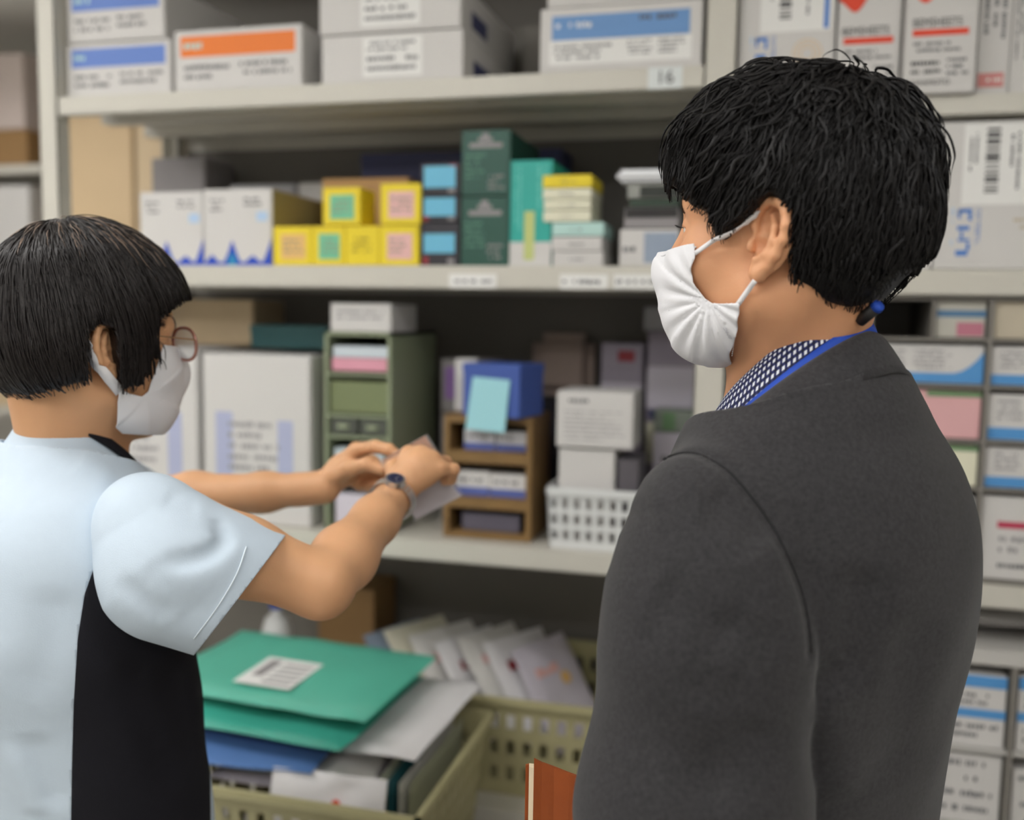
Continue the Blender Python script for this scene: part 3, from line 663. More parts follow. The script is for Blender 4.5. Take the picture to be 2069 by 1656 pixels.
for rr in (.012, .019, .026):
    for i in range(28):
        a0 = 2*math.pi*i/28; a1 = 2*math.pi*(i+.6)/28; c = (w*.22, h*.30)
        mb.quad(*[(c[0]+q*math.cos(a), -d/2-.0014, c[1]+q*math.sin(a)) for q, a in ((rr-.0012, a0), (rr-.0012, a1), (rr+.0012, a1), (rr+.0012, a0))])
mb.build('stamp_ring', PEACH, o)
def redbox(px0, px1, Yt, label, pyt=-130):
    o = tall(px0, px1, ZRT, pyt, Yt, label, ztop=ZRT+.325); w, d, h = o['_wdh']
    mb = MB(); n = 24
    for i in range(n):
        u0_, u1_ = i/n, (i+1)/n
        g = lambda u: .575-.11*math.exp(-((u-.28)/.20)**2)*1.0+.10*u
        mb.quad((-w/2+w*u0_, -d/2-.0014, h*g(u0_)), (-w/2+w*u1_, -d/2-.0014, h*g(u1_)), (-w/2+w*u1_, -d/2-.0014, h*(.99)), (-w/2+w*u0_, -d/2-.0014, h*(.99)))
    mb.build('printed_swirl', REDP, o)
    word(o, 'BEMSHEETS', .44, .385, .0205, INKD, sx=.80, lift=.0014); band(o, 'printed_bar', .10, .88, .315, .350, REDP, .0015)
    lines(o, .12, .9, .22, .29, 2, INK, 110, lift=.0015); lines(o, .1, .52, .10, .19, 2, INKD, 112, lift=.0015); lines(o, .6, .9, .09, .2, 3, INK, 114, lift=.0015)
    word(o, 'KAWAMOTO', .34, .062, .0125, INKD, lift=.0014)
    return o
redbox(1691, 1819, 1.965, 'white carton with red swirl and bar behind the man\'s crown')
redbox(1828, 1973, 1.935, 'white carton with red swirl jutting over the shelf edge')
o = tall(1975, 2041, ZRT, -120, 1.97, 'narrow white carton with pale red label beside the jutting one', ztop=ZRT+.31)
lines(o, .1, .9, .3, .8, 3, INK, 120, vertical=True, lift=.0014); band(o, 'printed_label', .05, .85, .05, .13, mat('faded_red', (206, 130, 126), .5), .0014); lines(o, .1, .8, .07, .11, 1, LABEL, 121, lift=.0018)
o = tall(2043, 2160, ZRT, -120, 1.97, 'white carton with grey lettering at the picture\'s right edge, top shelf', ztop=ZRT+.31); lines(o, .05, .3, .2, .9, 3, INK, 123, vertical=True, lift=.0014)
o = tall(1700, 1889, ZRM, 262, 1.968, 'white carton mostly hidden behind the back of the man\'s head', yref=400, ztop=1.862); 
o = tall(1893, 2120, ZRM, 260, 1.96, 'white carton with barcode and blue lettering on the right rack', yref=400, ztop=1.866)
blue_text(o, .26, .06, .42)
lines(o, .7, .95, .26, .36, 2, mat('tan_print', (190, 176, 150), .55), 130, lift=.0016)

# pigeonhole cabinet
xs = [.02, .19, .282, .390, .505, .62]
cabz0, cabz1 = ZL+.175, 1.548
pc = empty('pigeonhole_cabinet', (0, YF+.01, ZL+.001)); tag(pc, 'grey pigeonhole cabinet stocked with blue-edged boxes below the right shelf', 'cabinet')
PGREY = mat('pigeon_grey', (128, 124, 118), .5, noise=.03)
x0c, x1c = -.06, .78; hz = 1.5435-ZL
zsh = [0, .175, .265, .368, .455]
mb = MB(); tt = .007
mb.box(x0c, x0c+tt, 0, .30, 0, hz); mb.box(x1c-tt, x1c, 0, .30, 0, hz); mb.box(x0c, x1c, .296, .30, 0, hz); mb.box(x0c, x1c, 0, .30, hz-.004, hz)
mb.build('body', PGREY, pc)
vx = [.085, .187, .397, .607]
for z in zsh:
    mb = MB(); mb.box(x0c+tt, x1c-tt, .002, .295, z, z+.006); mb.build('shelf', PGREY, pc)
for x in vx:
    mb = MB(); mb.box(x-.004, x+.004, .001, .295, .006, hz-.005); mb.build('divider', PGREY, pc)
mb = MB(); mb.box(.295, .301, .001, .295, .461, hz-.005); mb.build('divider', PGREY, pc)
def hole(label, x0, x1, zi, h, m, kind=0, seed=1, y=.012, grp='boxes in the pigeonhole cabinet'):
    o = carton('medicine_box', label, 'box', x1-x0, .2, h, m, ((x0+x1)/2, YF+.01+y+.1, ZL+.001+zsh[zi]+.0065), 0, grp, bevel=.001)
    w, d, hh = o['_wdh']
    if kind == 1:
        mb = MB(); n = 16
        for i in range(n):
            a, b2 = i/n, (i+1)/n; g = lambda u: .28+.55*max(0, (u-.72)/.28)**2
            mb.quad((-w/2+a*w, -d/2-.0007, .03*hh), (-w/2+b2*w, -d/2-.0007, .03*hh), (-w/2+b2*w, -d/2-.0007, g(b2)*hh), (-w/2+a*w, -d/2-.0007, g(a)*hh))
        mb.build('printed_wave', mat('azure_print', (84, 152, 214), .5), o)
        lines(o, .08, .3, .42, .9, 4, mat('soft_ink', (150, 148, 152), .6), seed, lift=.0009); lines(o, .38, .72, .36, .9, 5, mat('soft_ink', (150, 148, 152), .6), seed+1, lift=.0009)
    if kind == 2:
        band(o, 'printed_band', .0, 1, .56, .74, mat('slate_blue_print', (84, 124, 160), .5), .0007); band(o, 'printed_patch', .42, .96, .06, .42, mat('rose_print', (190, 120, 138), .5), .0008)
    if kind == 3: band(o, 'printed_band', .5, 1, .86, .98, mat('leaf_print', (110, 146, 104), .5), .0007)
    return o
hole('grey-lilac box in the top row hole just right of the man\'s collar', .092, .180, 4, .070, mat('mauve_card', (160, 152, 166), .55))
hole('grey box with blue band and rose patch in the top row', .304, .389, 4, .070, mat('stone_card', (190, 188, 178), .55), 2)
hole('beige box in the top row at the picture\'s right edge', .404, .60, 4, .070, mat('beige_card', (196, 186, 166), .55))
hole('white and azure box with a notch of shade, second row beside the man\'s shoulder', .194, .390, 3, .074, CARD, 1, 201)
hole('white and azure box at the right edge of the second row', .404, .60, 3, .074, CARD, 1, 203)
hole('pink wrapped pack with a green stripe in the third row', .200, .390, 2, .092, mat('pink_wrap', (226, 176, 178), .5), 3, 205)
hole('white and azure box at the right edge of the third row', .404, .60, 2, .088, CARD, 1, 207)
hole('green-marked pale box in the fourth row behind the man\'s shoulder', .200, .390, 1, .078, CREAM, 3, 209)
hole('white and azure box at the right edge of the fourth row', .404, .60, 1, .078, CARD, 1, 211)
o = hole('large white carton with a short red bar in the lowest row', .404, .60, 0, .160, CARD, 0, 213)
band(o, 'red_mark', .14, .50, .62, .70, mat('crimson_print', (190, 60, 90), .5), .0008); lines(o, .16, .5, .3, .56, 2, mat('soft_ink', (150, 148, 152), .6), 214, lift=.0009); lines(o, .16, .8, .12, .22, 1, INK, 215, lift=.0009)
hole('white carton in the lowest row hidden behind the man\'s back', .20, .39, 0, .155, CARD, 0, 217)
# below the right lower shelf
pc2 = empty('pigeonhole_cabinet', (0, YF+.01, ZB+.001)); tag(pc2, 'white pigeonhole cabinet under the right lower shelf at the man\'s back', 'cabinet')
PWH = mat('pigeon_white', (196, 194, 190), .5, noise=.03)
hz2 = .46
mb = MB(); mb.box(.20, .207, 0, .3, 0, hz2); mb.box(.80, .807, 0, .3, 0, hz2); mb.box(.207, .80, .296, .3, 0, hz2); mb.box(.207, .80, 0, .3, hz2-.03, hz2); mb.box(.207, .80, .002, .296, 0, .006); mb.build('body', PWH, pc2)
for z in (.10, .255):
    mb = MB(); mb.box(.207, .80, .002, .295, z, z+.006); mb.build('shelf', PWH, pc2)
for x in (.335, .477, .62):
    mb = MB(); mb.box(x-.005, x+.005, .001, .295, .006, hz2-.031); mb.build('divider', PGREY, pc2)
def hole2(label, x0, x1, z, h, m, kind=0, seed=1):
    o = carton('medicine_box', label, 'box', x1-x0, .2, h, m, ((x0+x1)/2, YF+.01+.112, ZB+.001+z+.0065), 0, 'boxes under the right lower shelf', bevel=.001)
    if kind == 1:
        band(o, 'printed_band', 0, 1, .82, .98, mat('azure_print', (84, 152, 214), .5), .0007); lines(o, .1, .9, .56, .76, 2, INK, seed, lift=.0009); band(o, 'printed_stripe', 0, 1, .40, .52, mat('azure_print', (84, 152, 214), .5), .0007); lines(o, .1, .9, .1, .34, 2, INK, seed+1, lift=.0009)
    if kind == 2:
        for k in range(4): lines(o, .08, .9, .12+k*.22, .28+k*.22, 1, INK, seed+k, lift=.0009)
    return o
hole2('azure-banded white box beside the man\'s elbow, lower right', .345, .467, .255, .145, CARD, 1, 220)
hole2('azure-banded white box at the right edge, lower right', .488, .61, .255, .15, CARD, 1, 223)
hole2('white box with rows of print behind the man\'s hip', .345, .467, .10, .14, CARD, 2, 226)
hole2('white box with rows of print at the lower right corner', .488, .61, .10, .12, CARD, 2, 230)
hole2('orange-topped box at the very bottom behind the man\'s hip', .345, .467, 0, .088, mat('apricot_card', (226, 160, 110), .55), 0, 234)
hole2('apricot box at the very bottom right corner', .488, .61, 0, .085, mat('apricot_card', (226, 160, 110), .55), 0, 235)
o = soft_pack('film_packet', 'grey plastic bag slumped on the white pigeonhole cabinet', 'packet', .30, .2, .05, mat('grey_film', (170, 168, 166), .35), (.45, 2.12, ZB+hz2+.041), (0, 0, 0), 71, .008)
# ------------------------------------------------------------------ implicit shapes, meshed with surface nets
def _n(v): v = np.asarray(v, float); return v/np.linalg.norm(v)
class Frame:
    "a local frame F forward, L left, U up at origin O"
    def __init__(s, O, F, Up=(0, 0, 1)):
        s.O = np.asarray(O, float); s.F = _n(F); up = np.asarray(Up, float)
        s.L = _n(np.cross(up, s.F)); s.U = np.cross(s.F, s.L); s.M = np.stack([s.F, s.L, s.U], 1)
    def w(s, p): return s.O+np.asarray(p, float)@s.M.T
    def l(s, P): return (P-s.O)@s.M
def ell(q, c, r, M=None):
    p = q-np.asarray(c)
    if M is not None: p = p@M
    r = np.asarray(r, float); k0 = np.sqrt(((p/r)**2).sum(-1)); k1 = np.sqrt(((p/(r*r))**2).sum(-1))
    return k0*(k0-1)/np.maximum(k1, 1e-9)
def cone(q, a, b, ra, rb):
    a = np.asarray(a, float); ba = np.asarray(b, float)-a; pa = q-a
    t = np.clip((pa@ba)/(ba@ba), 0, 1)
    return np.sqrt(((pa-t[:, None]*ba)**2).sum(-1))-(ra+(rb-ra)*t)
def smin(a, b, k):
    h = np.maximum(k-np.abs(a-b), 0)/k
    return np.minimum(a, b)-h*h*k*.25
def smax(a, b, k): return -smin(-a, -b, k)
def chain(q, pts, rs, k=.01):
    d = None
    for i in range(len(pts)-1):
        e = cone(q, pts[i], pts[i+1], rs[i], rs[i+1]); d = e if d is None else smin(d, e, k)
    return d
_ST = {}
def stack(q, rows, ex=2.2):
    "a trunk of superellipse sections; rows (u, f, l, a, b) sorted by falling u; q in F,L,U"
    rows = sorted(rows); us = np.array([r[0] for r in rows])
    key = (tuple(rows[0]), tuple(rows[-1]), len(rows), tuple(rows[len(rows)//2]))
    if key not in _ST: _ST[key] = spline(np.array(rows), 400)
    D = _ST[key]; g = [np.interp(q[:, 2], D[:, 0], D[:, i]) for i in range(1, 5)]
    x = (q[:, 0]-g[0])/g[2]; y = (q[:, 1]-g[1])/g[3]
    n = (np.abs(x)**ex+np.abs(y)**ex)**(1/ex)
    rad = np.sqrt((q[:, 0]-g[0])**2+(q[:, 1]-g[1])**2)
    d = np.where(n > 1e-6, rad*(1-1/np.maximum(n, 1e-6)), -np.minimum(g[2], g[3]))
    d = np.maximum(d*.92, q[:, 2]-us[-1]); return np.maximum(d, us[0]-q[:, 2])
def nets(fn, lo, hi, h, proj=2, B=8):
    "mesh the zero set of fn inside the box with cell h, evaluating only near the surface"
    lo = np.asarray(lo, float); nb = np.ceil((np.asarray(hi)-lo)/(h*B)).astype(int)
    bi = np.stack(np.meshgrid(*[np.arange(k) for k in nb], indexing='ij'), -1).reshape(-1, 3)
    c = lo+(bi+.5)*B*h; d = np.concatenate([fn(c[i:i+200000]) for i in range(0, len(c), 200000)])
    bi = bi[np.abs(d) < B*h*.5*1.7321*1.35+2*h]
    ax = np.arange(B+1); loc = np.stack(np.meshgrid(ax, ax, ax, indexing='ij'), -1)
    N = nb*B+2; keys = []; pos = []; edges = []
    def key(i): return (i[..., 0]*N[1]+i[..., 1])*N[2]+i[..., 2]
    CH = 400
    for s in range(0, len(bi), CH):
        b = bi[s:s+CH]; gi = b[:, None, None, None, :]*B+loc
        v = fn((lo+gi.reshape(-1, 3)*h)).reshape(gi.shape[:-1])
        neg = v < 0
        cnt = sum(neg[:, dx:B+dx, dy:B+dy, dz:B+dz].astype(np.int8) for dx in (0, 1) for dy in (0, 1) for dz in (0, 1))
        act = (cnt > 0) & (cnt < 8)
        if not act.any(): continue
        ii = np.argwhere(act); bb, x, y, z = ii.T
        acc = np.zeros((len(ii), 3)); num = np.zeros(len(ii))
        for a in range(3):
            oth = [k for k in range(3) if k != a]
            for p in (0, 1):
                for q in (0, 1):
                    o0 = [0, 0, 0]; o0[oth[0]] = p; o0[oth[1]] = q; o1 = list(o0); o1[a] = 1
                    v0 = v[bb, x+o0[0], y+o0[1], z+o0[2]]; v1 = v[bb, x+o1[0], y+o1[1], z+o1[2]]
                    cr = (v0 < 0) != (v1 < 0); t = np.where(cr, v0/np.where(cr, v0-v1, 1), 0)
                    P = np.tile(np.array(o0, float), (len(ii), 1)); P[:, a] += t
                    acc += P*cr[:, None]; num += cr
        cell = b[bb]*B+np.stack([x, y, z], 1)
        pos.append(lo+(cell+acc/num[:, None])*h); keys.append(key(cell))
        for a in range(3):
            sl0 = [slice(None), slice(0, B), slice(0, B), slice(0, B)]; sl1 = list(sl0); sl1[a+1] = slice(1, B+1)
            n0, n1 = neg[tuple(sl0)], neg[tuple(sl1)]
            e = np.argwhere(n0 != n1)
            if len(e):
                flip = n0[tuple(e.T)]; edges.append((a, b[e[:, 0]]*B+e[:, 1:], flip))
    keys = np.concatenate(keys); pos = np.concatenate(pos); o = np.argsort(keys); keys = keys[o]; pos = pos[o]
    faces = []
    for a, e, flip in edges:
        b_, c_ = (a+1) % 3, (a+2) % 3; qs = []
        for (p, q) in ((-1, -1), (0, -1), (0, 0), (-1, 0)):
            cc = e.copy(); cc[:, b_] += p; cc[:, c_] += q; k = key(cc)
            j = np.clip(np.searchsorted(keys, k), 0, len(keys)-1); qs.append(np.where(keys[j] == k, j, -1))
        f = np.stack(qs, 1); f[~flip] = f[~flip][:, ::-1]; faces.append(f[(f >= 0).all(1)])
    F_ = np.concatenate(faces)
    for _ in range(proj):
        g = grad(fn, pos, h*.25); d = fn(pos); st = -d/np.maximum((g*g).sum(1), .2)
        pos = pos+g*np.clip(st, -h*.6, h*.6)[:, None]
    return pos, F_
def grad(fn, P, e):
    g = np.empty_like(P)
    for a in range(3):
        o = np.zeros(3); o[a] = e; g[:, a] = (fn(P+o)-fn(P-o))/(2*e)
    return g
def mesh_np(name, v, f, m, parent=None, smooth=True):
    me = bpy.data.meshes.new(name); f = np.asarray(f, np.int32); k = f.shape[1]
    me.vertices.add(len(v)); me.vertices.foreach_set('co', np.asarray(v, np.float32).ravel())
    me.loops.add(f.size); me.loops.foreach_set('vertex_index', f.ravel())
    me.polygons.add(len(f)); me.polygons.foreach_set('loop_start', np.arange(0, f.size, k, dtype=np.int32))
    me.update(calc_edges=True); me.validate()
    me.polygons.foreach_set('use_smooth', [smooth]*len(me.polygons))
    return link(name, me, m, parent)
def clip(v, f, g):
    "the part of a quad mesh where the scalar g (per vertex) is positive, cut cleanly along g = 0"
    t = np.concatenate([f[:, [0, 1, 2]], f[:, [0, 2, 3]]]) if f.shape[1] == 4 else f
    pos = g > 0; cnt = pos[t].sum(1); out = [t[cnt == 3]]; nv = [v]; base = len(v); cache = {}
    extra = []
    def mid(a, b):
        nonlocal base
        k = (a, b) if a < b else (b, a)
        if k not in cache:
            s = g[k[0]]/(g[k[0]]-g[k[1]]); extra.append(v[k[0]]+(v[k[1]]-v[k[0]])*s); cache[k] = base; base += 1
        return cache[k]
    add = []
    for tri in t[(cnt == 1) | (cnt == 2)].tolist():
        p = [pos[i] for i in tri]
        if sum(p) == 1: i = p.index(True); a, b, c = tri[i], tri[(i+1) % 3], tri[(i+2) % 3]; add.append((a, mid(a, b), mid(a, c)))
        else:
            i = p.index(False); a, b, c = tri[i], tri[(i+1) % 3], tri[(i+2) % 3]; x, y = mid(a, b), mid(a, c)
            add.append((x, b, c)); add.append((x, c, y))
    T = np.concatenate([out[0], np.array(add, int).reshape(-1, 3)]); V = np.concatenate([v, np.array(extra).reshape(-1, 3)])
    used = np.unique(T); re = np.full(len(V), -1); re[used] = np.arange(len(used))
    return V[used], re[T]
def solid(o, th, off=-1.0):
    md = o.modifiers.new('thickness', 'SOLIDIFY'); md.thickness = th; md.offset = off; md.use_even_offset = False; return o
def poly_dist(P2, poly):
    "signed distance (negative inside) of 2-D points to a closed polygon"
    poly = np.asarray(poly, float); d = np.full(len(P2), 1e18); ins = np.zeros(len(P2), bool); n = len(poly)
    for i in range(n):
        a, b = poly[i], poly[(i+1) % n]; e = b-a; w = P2-a; t = np.clip((w@e)/(e@e), 0, 1)
        d = np.minimum(d, ((w-t[:, None]*e)**2).sum(1))
        cr = ((a[1] <= P2[:, 1]) != (b[1] <= P2[:, 1])) & (P2[:, 0] < (b[0]-a[0])*(P2[:, 1]-a[1])/((b[1]-a[1]) or 1e-12)+a[0])
        ins ^= cr
    return np.where(ins, -1, 1)*np.sqrt(d)
def spline(pts, n):
    "Catmull-Rom through points, n samples"
    P = np.asarray(pts, float); P = np.vstack([2*P[0]-P[1], P, 2*P[-1]-P[-2]]); m = len(P)-3
    t = np.linspace(0, m-1e-9, n); i = t.astype(int); u = (t-i)[:, None]
    a, b, c, d = P[i], P[i+1], P[i+2], P[i+3]
    return .5*((2*b)+(-a+c)*u+(2*a-5*b+4*c-d)*u*u+(-a+3*b-3*c+d)*u**3)
def strands(fn, roots, dirs, length, step, off, rad, curl, rnd, flow=None, lift_tip=0.0, sides=3, stop=None):
    "tapered hair locks that follow the surface of fn; returns verts, faces"
    N = len(roots); S = int(step); p = roots.copy(); d = dirs.copy(); L = length/S
    pts = [p.copy()]; ph = rnd.rand(N)*6.28; fr = 2+rnd.rand(N)*4
    for s in range(S):
        d2 = d+(flow(p) if flow is not None else 0)
        g = grad(fn, p, 5e-4); n = g/np.maximum(np.linalg.norm(g, axis=1), 1e-6)[:, None]
        b = np.cross(n, d2); b /= np.maximum(np.linalg.norm(b, axis=1), 1e-6)[:, None]
        d2 = d2+b*(curl*np.cos(ph+fr*s/S*3))[:, None]
        d2 = d2-n*(d2*n).sum(1)[:, None]; d2 /= np.maximum(np.linalg.norm(d2, axis=1), 1e-6)[:, None]
        d = d2; p = p+d*L[:, None]
        tt = (s+1)/S; tgt = off*(4*tt*(1-tt)*.6+.4)+lift_tip*tt**2
        p = p+n*np.clip(tgt-fn(p), -.02, .02)[:, None]
        if stop is not None:
            bad = stop(p); frozen = bad | frozen if s else bad
            p = np.where(frozen[:, None], pts[-1], p)
        pts.append(p.copy())
    P = np.stack(pts, 1); K = S+1
    T = np.gradient(P, axis=1); T /= np.maximum(np.linalg.norm(T, axis=2), 1e-9)[..., None]
    for k in range(1, S+1):
        z = np.linalg.norm(T[:, k], axis=1) < .5; T[z, k] = T[z, k-1]
    ref = np.array([.3, .5, .81]); A = np.cross(T, ref); A /= np.maximum(np.linalg.norm(A, axis=2), 1e-9)[..., None]; Bn = np.cross(T, A)
    prof = np.interp(np.linspace(0, 1, K), [0, .15, .6, 1], [.6, 1, .85, .08]); R = rad[:, None]*prof
    V = np.stack([P+(A*math.cos(6.2832*j/sides)+Bn*math.sin(6.2832*j/sides))*R[..., None] for j in range(sides)], 2)
    idx = np.arange(N*K*sides).reshape(N, K, sides); j2 = (np.arange(sides)+1) % sides
    Fq = np.stack([idx[:, :-1], idx[:, :-1][:, :, j2], idx[:, 1:][:, :, j2], idx[:, 1:]], -1).reshape(-1, 4)
    return V.reshape(-1, 3), Fq
def ray_to(bv, px, py):
    "where the line of sight through picture position px, py meets a built surface"
    d = FWD+RGT*((px-PCX)/FPX)-UPV*((py-PCY)/FPX)
    h, n, i, t = bv.ray_cast(Vector(CAM), Vector(d).normalized())
    return (np.array(h), np.array(n)) if h is not None else (None, None)
def bvh_of(v, f):
    from mathutils.bvhtree import BVHTree
    return BVHTree.FromPolygons([tuple(p) for p in v], [tuple(int(i) for i in q) for q in f])
def ribbon(name, A, Bc, m, parent, th=.0012, off=1.0):
    "a strip between two 3-D curves of equal length"
    n = len(A); v = np.concatenate([A, Bc]); f = np.array([(i, i+1, n+i+1, n+i) for i in range(n-1)])
    o = mesh_np(name, v, f, m, parent); solid(o, th, off); return o
def grid_mesh(name, G, m, parent, th=0.0, off=1.0):
    a, b = G.shape[:2]; idx = np.arange(a*b).reshape(a, b)
    f = np.stack([idx[:-1, :-1], idx[1:, :-1], idx[1:, 1:], idx[:-1, 1:]], -1).reshape(-1, 4)
    o = mesh_np(name, G.reshape(-1, 3), f, m, parent)
    if th: solid(o, th, off)
    return o

# ------------------------------------------------------------------ head and ear in head-local metres (F, L, U), origin between the ear canals
def head_sdf(q, s=1.0, female=False, nose=1.0):
    q = q/s
    qa = np.stack([q[:, 0], np.abs(q[:, 1]), q[:, 2]], 1)
    d = ell(q, (-.009, 0, .045), (.092, .075, .087))
    d = smin(d, ell(q, (.028, 0, .038), (.064, .064, .066)), .03)
    d = smin(d, ell(q, (.033, 0, -.024), (.055, .060, .068)), .03)
    d = smin(d, ell(qa, (.058, .040, -.020), (.026, .024, .022)), .025)
    d = smin(d, cone(qa, (.004, .050, -.046), (.058, .020, -.082), .020, .017), .03)
    d = smin(d, ell(q, (.070, 0, -.086), (.019, .022, .017)), .025)
    d = smin(d, ell(q, (.074, 0, -.054), (.022, .032, .028)), .02)
    d = smin(d, cone(qa, (.084, .010, .034), (.072, .046, .034), .010, .010), .018)
    d = smax(d, -ell(qa, (.1, .033, .010), (.020, .019, .013)), .014)
    d = smin(d, ell(qa, (.0745, .032, .010), (.0142, .0142, .0142)), .006)
    d = smin(d, cone(q, (.090, 0, .014), (.106, 0, -.024), .008, .0100), .012)
    d = smin(d, ell(qa, (.097, .012, -.030), (.010, .009, .009)), .008)
    d = smax(d, -ell(qa, (.088, .033, .0085), (.012, .0135, .0030)), .002)
    # lips
    d = smin(d, cone(qa, (.096, 0, -.050), (.084, .024, -.054), .006, .003), .008)
    d = smin(d, cone(qa, (.095, 0, -.060), (.083, .022, -.056), .006, .003), .008)
    return d*s
def ear_sdf(q, s=1.0, side=1):
    "left ear when side = 1"
    q = np.stack([q[:, 0], q[:, 1]*side, q[:, 2]], 1)/s
    O = np.array([-.003, .078, .002]); e1 = _n((-.93, .37, -.10)); e2 = _n((-.22, .0, .975)); e2 = _n(e2-e1*(e1@e2)); e3 = np.cross(e2, e1); 
    if e3[1] < 0: e3 = -e3
    M = np.stack([e1, e2, e3], 1); p = (q-O)@M          # x back, y up, z outward face
    # helix rim from the root over the top, down the back to the lobe
    hx = np.array([(-.009, .000, .000), (-.013, .012, .003), (-.011, .023, .005), (-.003, .031, .006), (.008, .031, .006), (.016, .025, .006), (.0195, .014, .006), (.0195, .002, .005), (.015, -.011, .003), (.008, -.021, .001), (.001, -.028, .0)])
    rr = [.0030, .0036, .0038, .0038, .0040, .0040, .0040, .0038, .0038, .0045, .0055]
    d = ell(p, (.004, .002, -.0045), (.0185, .029, .0045))
    d = smax(d, -chain(p, [(-.006, .026, .003), (.006, .026, .003), (.0145, .014, .003), (.0145, .001, .003), (.010, -.010, .003)], [.0030, .0036, .0036, .0034, .002], .003), .003)     # groove inside the rim
    d = smin(d, chain(p, hx, rr, .003), .003)
    d = smin(d, chain(p, [(.001, .020, .001), (.008, .011, .003), (.0095, .0, .004), (.006, -.012, .004), (-.003, -.017, .003)], [.0028, .0032, .0034, .0034, .003], .003), .004)   # antihelix
    d = smin(d, ell(p, (-.001, -.026, -.001), (.0085, .0095, .0050)), .006)                                           # lobe
    d = smin(d, ell(p, (-.0115, -.006, .002), (.0042, .0065, .0045)), .004)                                           # tragus
    d = smax(d, -ell(p, (-.002, -.002, .003), (.0075, .0115, .0100)), .003)                                            # concha
    d = smin(d, cone(p, (-.010, .003, -.002), (.006, .001, -.003), .0022, .002), .003)                                 # crus
    # root joining the skull
    d = smin(d, cone(p, (-.005, .008, -.012), (-.003, -.010, -.013), .009, .009), .006)
    return d*s
def trace(fn, pts, t0=.45, t1=2.5, lift=0.0):
    "points where lines of sight through picture positions meet the surface of fn"
    pts = np.asarray(pts, float); d = FWD+np.outer((pts[:, 0]-PCX)/FPX, RGT)-np.outer((pts[:, 1]-PCY)/FPX, UPV)
    d /= np.linalg.norm(d, axis=1)[:, None]; t = np.full(len(pts), t0); best = np.full(len(pts), 9.0); bt = t.copy()
    for _ in range(160):
        v = fn(CAM+d*t[:, None])-lift; m = v < best; best = np.where(m, v, best); bt = np.where(m, t, bt)
        t = np.minimum(t+np.maximum(v*.7, -.02), t1)
    return CAM+d*bt[:, None]
# ------------------------------------------------------------------ the man in the dark jacket
def ray_frame(px, py, d, away, sgn, pitch=0.0, tilt=0.0):
    "a frame at a seen point: facing screen-left (sgn -1) or right (+1), turned away from the viewer by an angle"
    O = U(px, py, d); v = O-CAM; v[2] = 0; v = _n(v); rl = np.cross(v, (0, 0, 1)); a = math.radians(away)
    F = rl*sgn*math.cos(a)+v*math.sin(a)
    F = F*math.cos(math.radians(pitch))-np.array([0, 0, 1])*math.sin(math.radians(pitch))
    return Frame(O, F)
SKIN = mat('skin_tan', (222, 164, 124), 0.48, 0.35, noise=.07, nscale=26, bump=.12, bscale=420, sss=.12)
SKINW = mat('skin_olive', (220, 168, 126), 0.48, 0.35, noise=.08, nscale=24, bump=.12, bscale=420, sss=.12)
WOOL = mat('charcoal_wool', (50, 49, 51), .9, .2, noise=.65, nscale=280, bump=.5, bscale=900, sheen=.15)
HAIRM = mat('black_hair', (20, 18, 19), .46, .32)
HAIRW = mat('brown_black_hair', (30, 24, 23), .42, .45)
MASKM = mat('mask_fabric', (236, 236, 240), .75, .2, bump=.15, bscale=900)
TROU = mat('dark_trousers', (40, 40, 46), .85, .2, noise=.1, nscale=200)
SHOEM = mat('black_shoe', (26, 24, 24), .35)
EYEW = mat('eye_white', (226, 222, 216), .15); EYEB = mat('eye_dark', (34, 22, 18), .1)
LASH = mat('lash_black', (16, 14, 14), .5)

manO = U(1542, 490, .80)
hm = ray_frame(1542, 490, .80, 16, -1, pitch=-5)
HM = Frame(hm.O-hm.L*.076, hm.F)                       # origin between the ears
bm_ = ray_frame(1605, 682, .89, 33, -1)
BM = bm_                                               # body frame at the base of the neck
man = empty('person', (BM.O[0], BM.O[1], 0)); tag(man, 'person with black hair and white mask in charcoal jacket over gingham shirt, seen from behind', 'person')
def keepw(o, root):
    "parent while vertices stay in world coordinates"
    o.parent = root; o.matrix_parent_inverse = Matrix.Translation(root.location).inverted(); return o
JROWS = [(.0, -.006, 0, .074, .080), (-.03, -.014, 0, .084, .094), (-.055, -.018, 0, .090, .108), (-.08, -.020, 0, .092, .132), (-.12, -.026, 0, .104, .157), (-.18, -.030, 0, .116, .165),
         (-.26, -.030, 0, .122, .168), (-.36, -.024, 0, .120, .156), (-.48, -.018, 0, .118, .150), (-.60, -.016, 0, .124, .158), (-.78, 0, 0, .135, .182)]
SLV = [(-.01, .128, -.135), (.0, .150, -.27), (.02, .158, -.50), (.14, .12, -.64), (.25, .06, -.69)]
SLVr = [.058, .063, .058, .050, .043]
def jacket_torso(q):
    return stack(q, JROWS, 2.25)
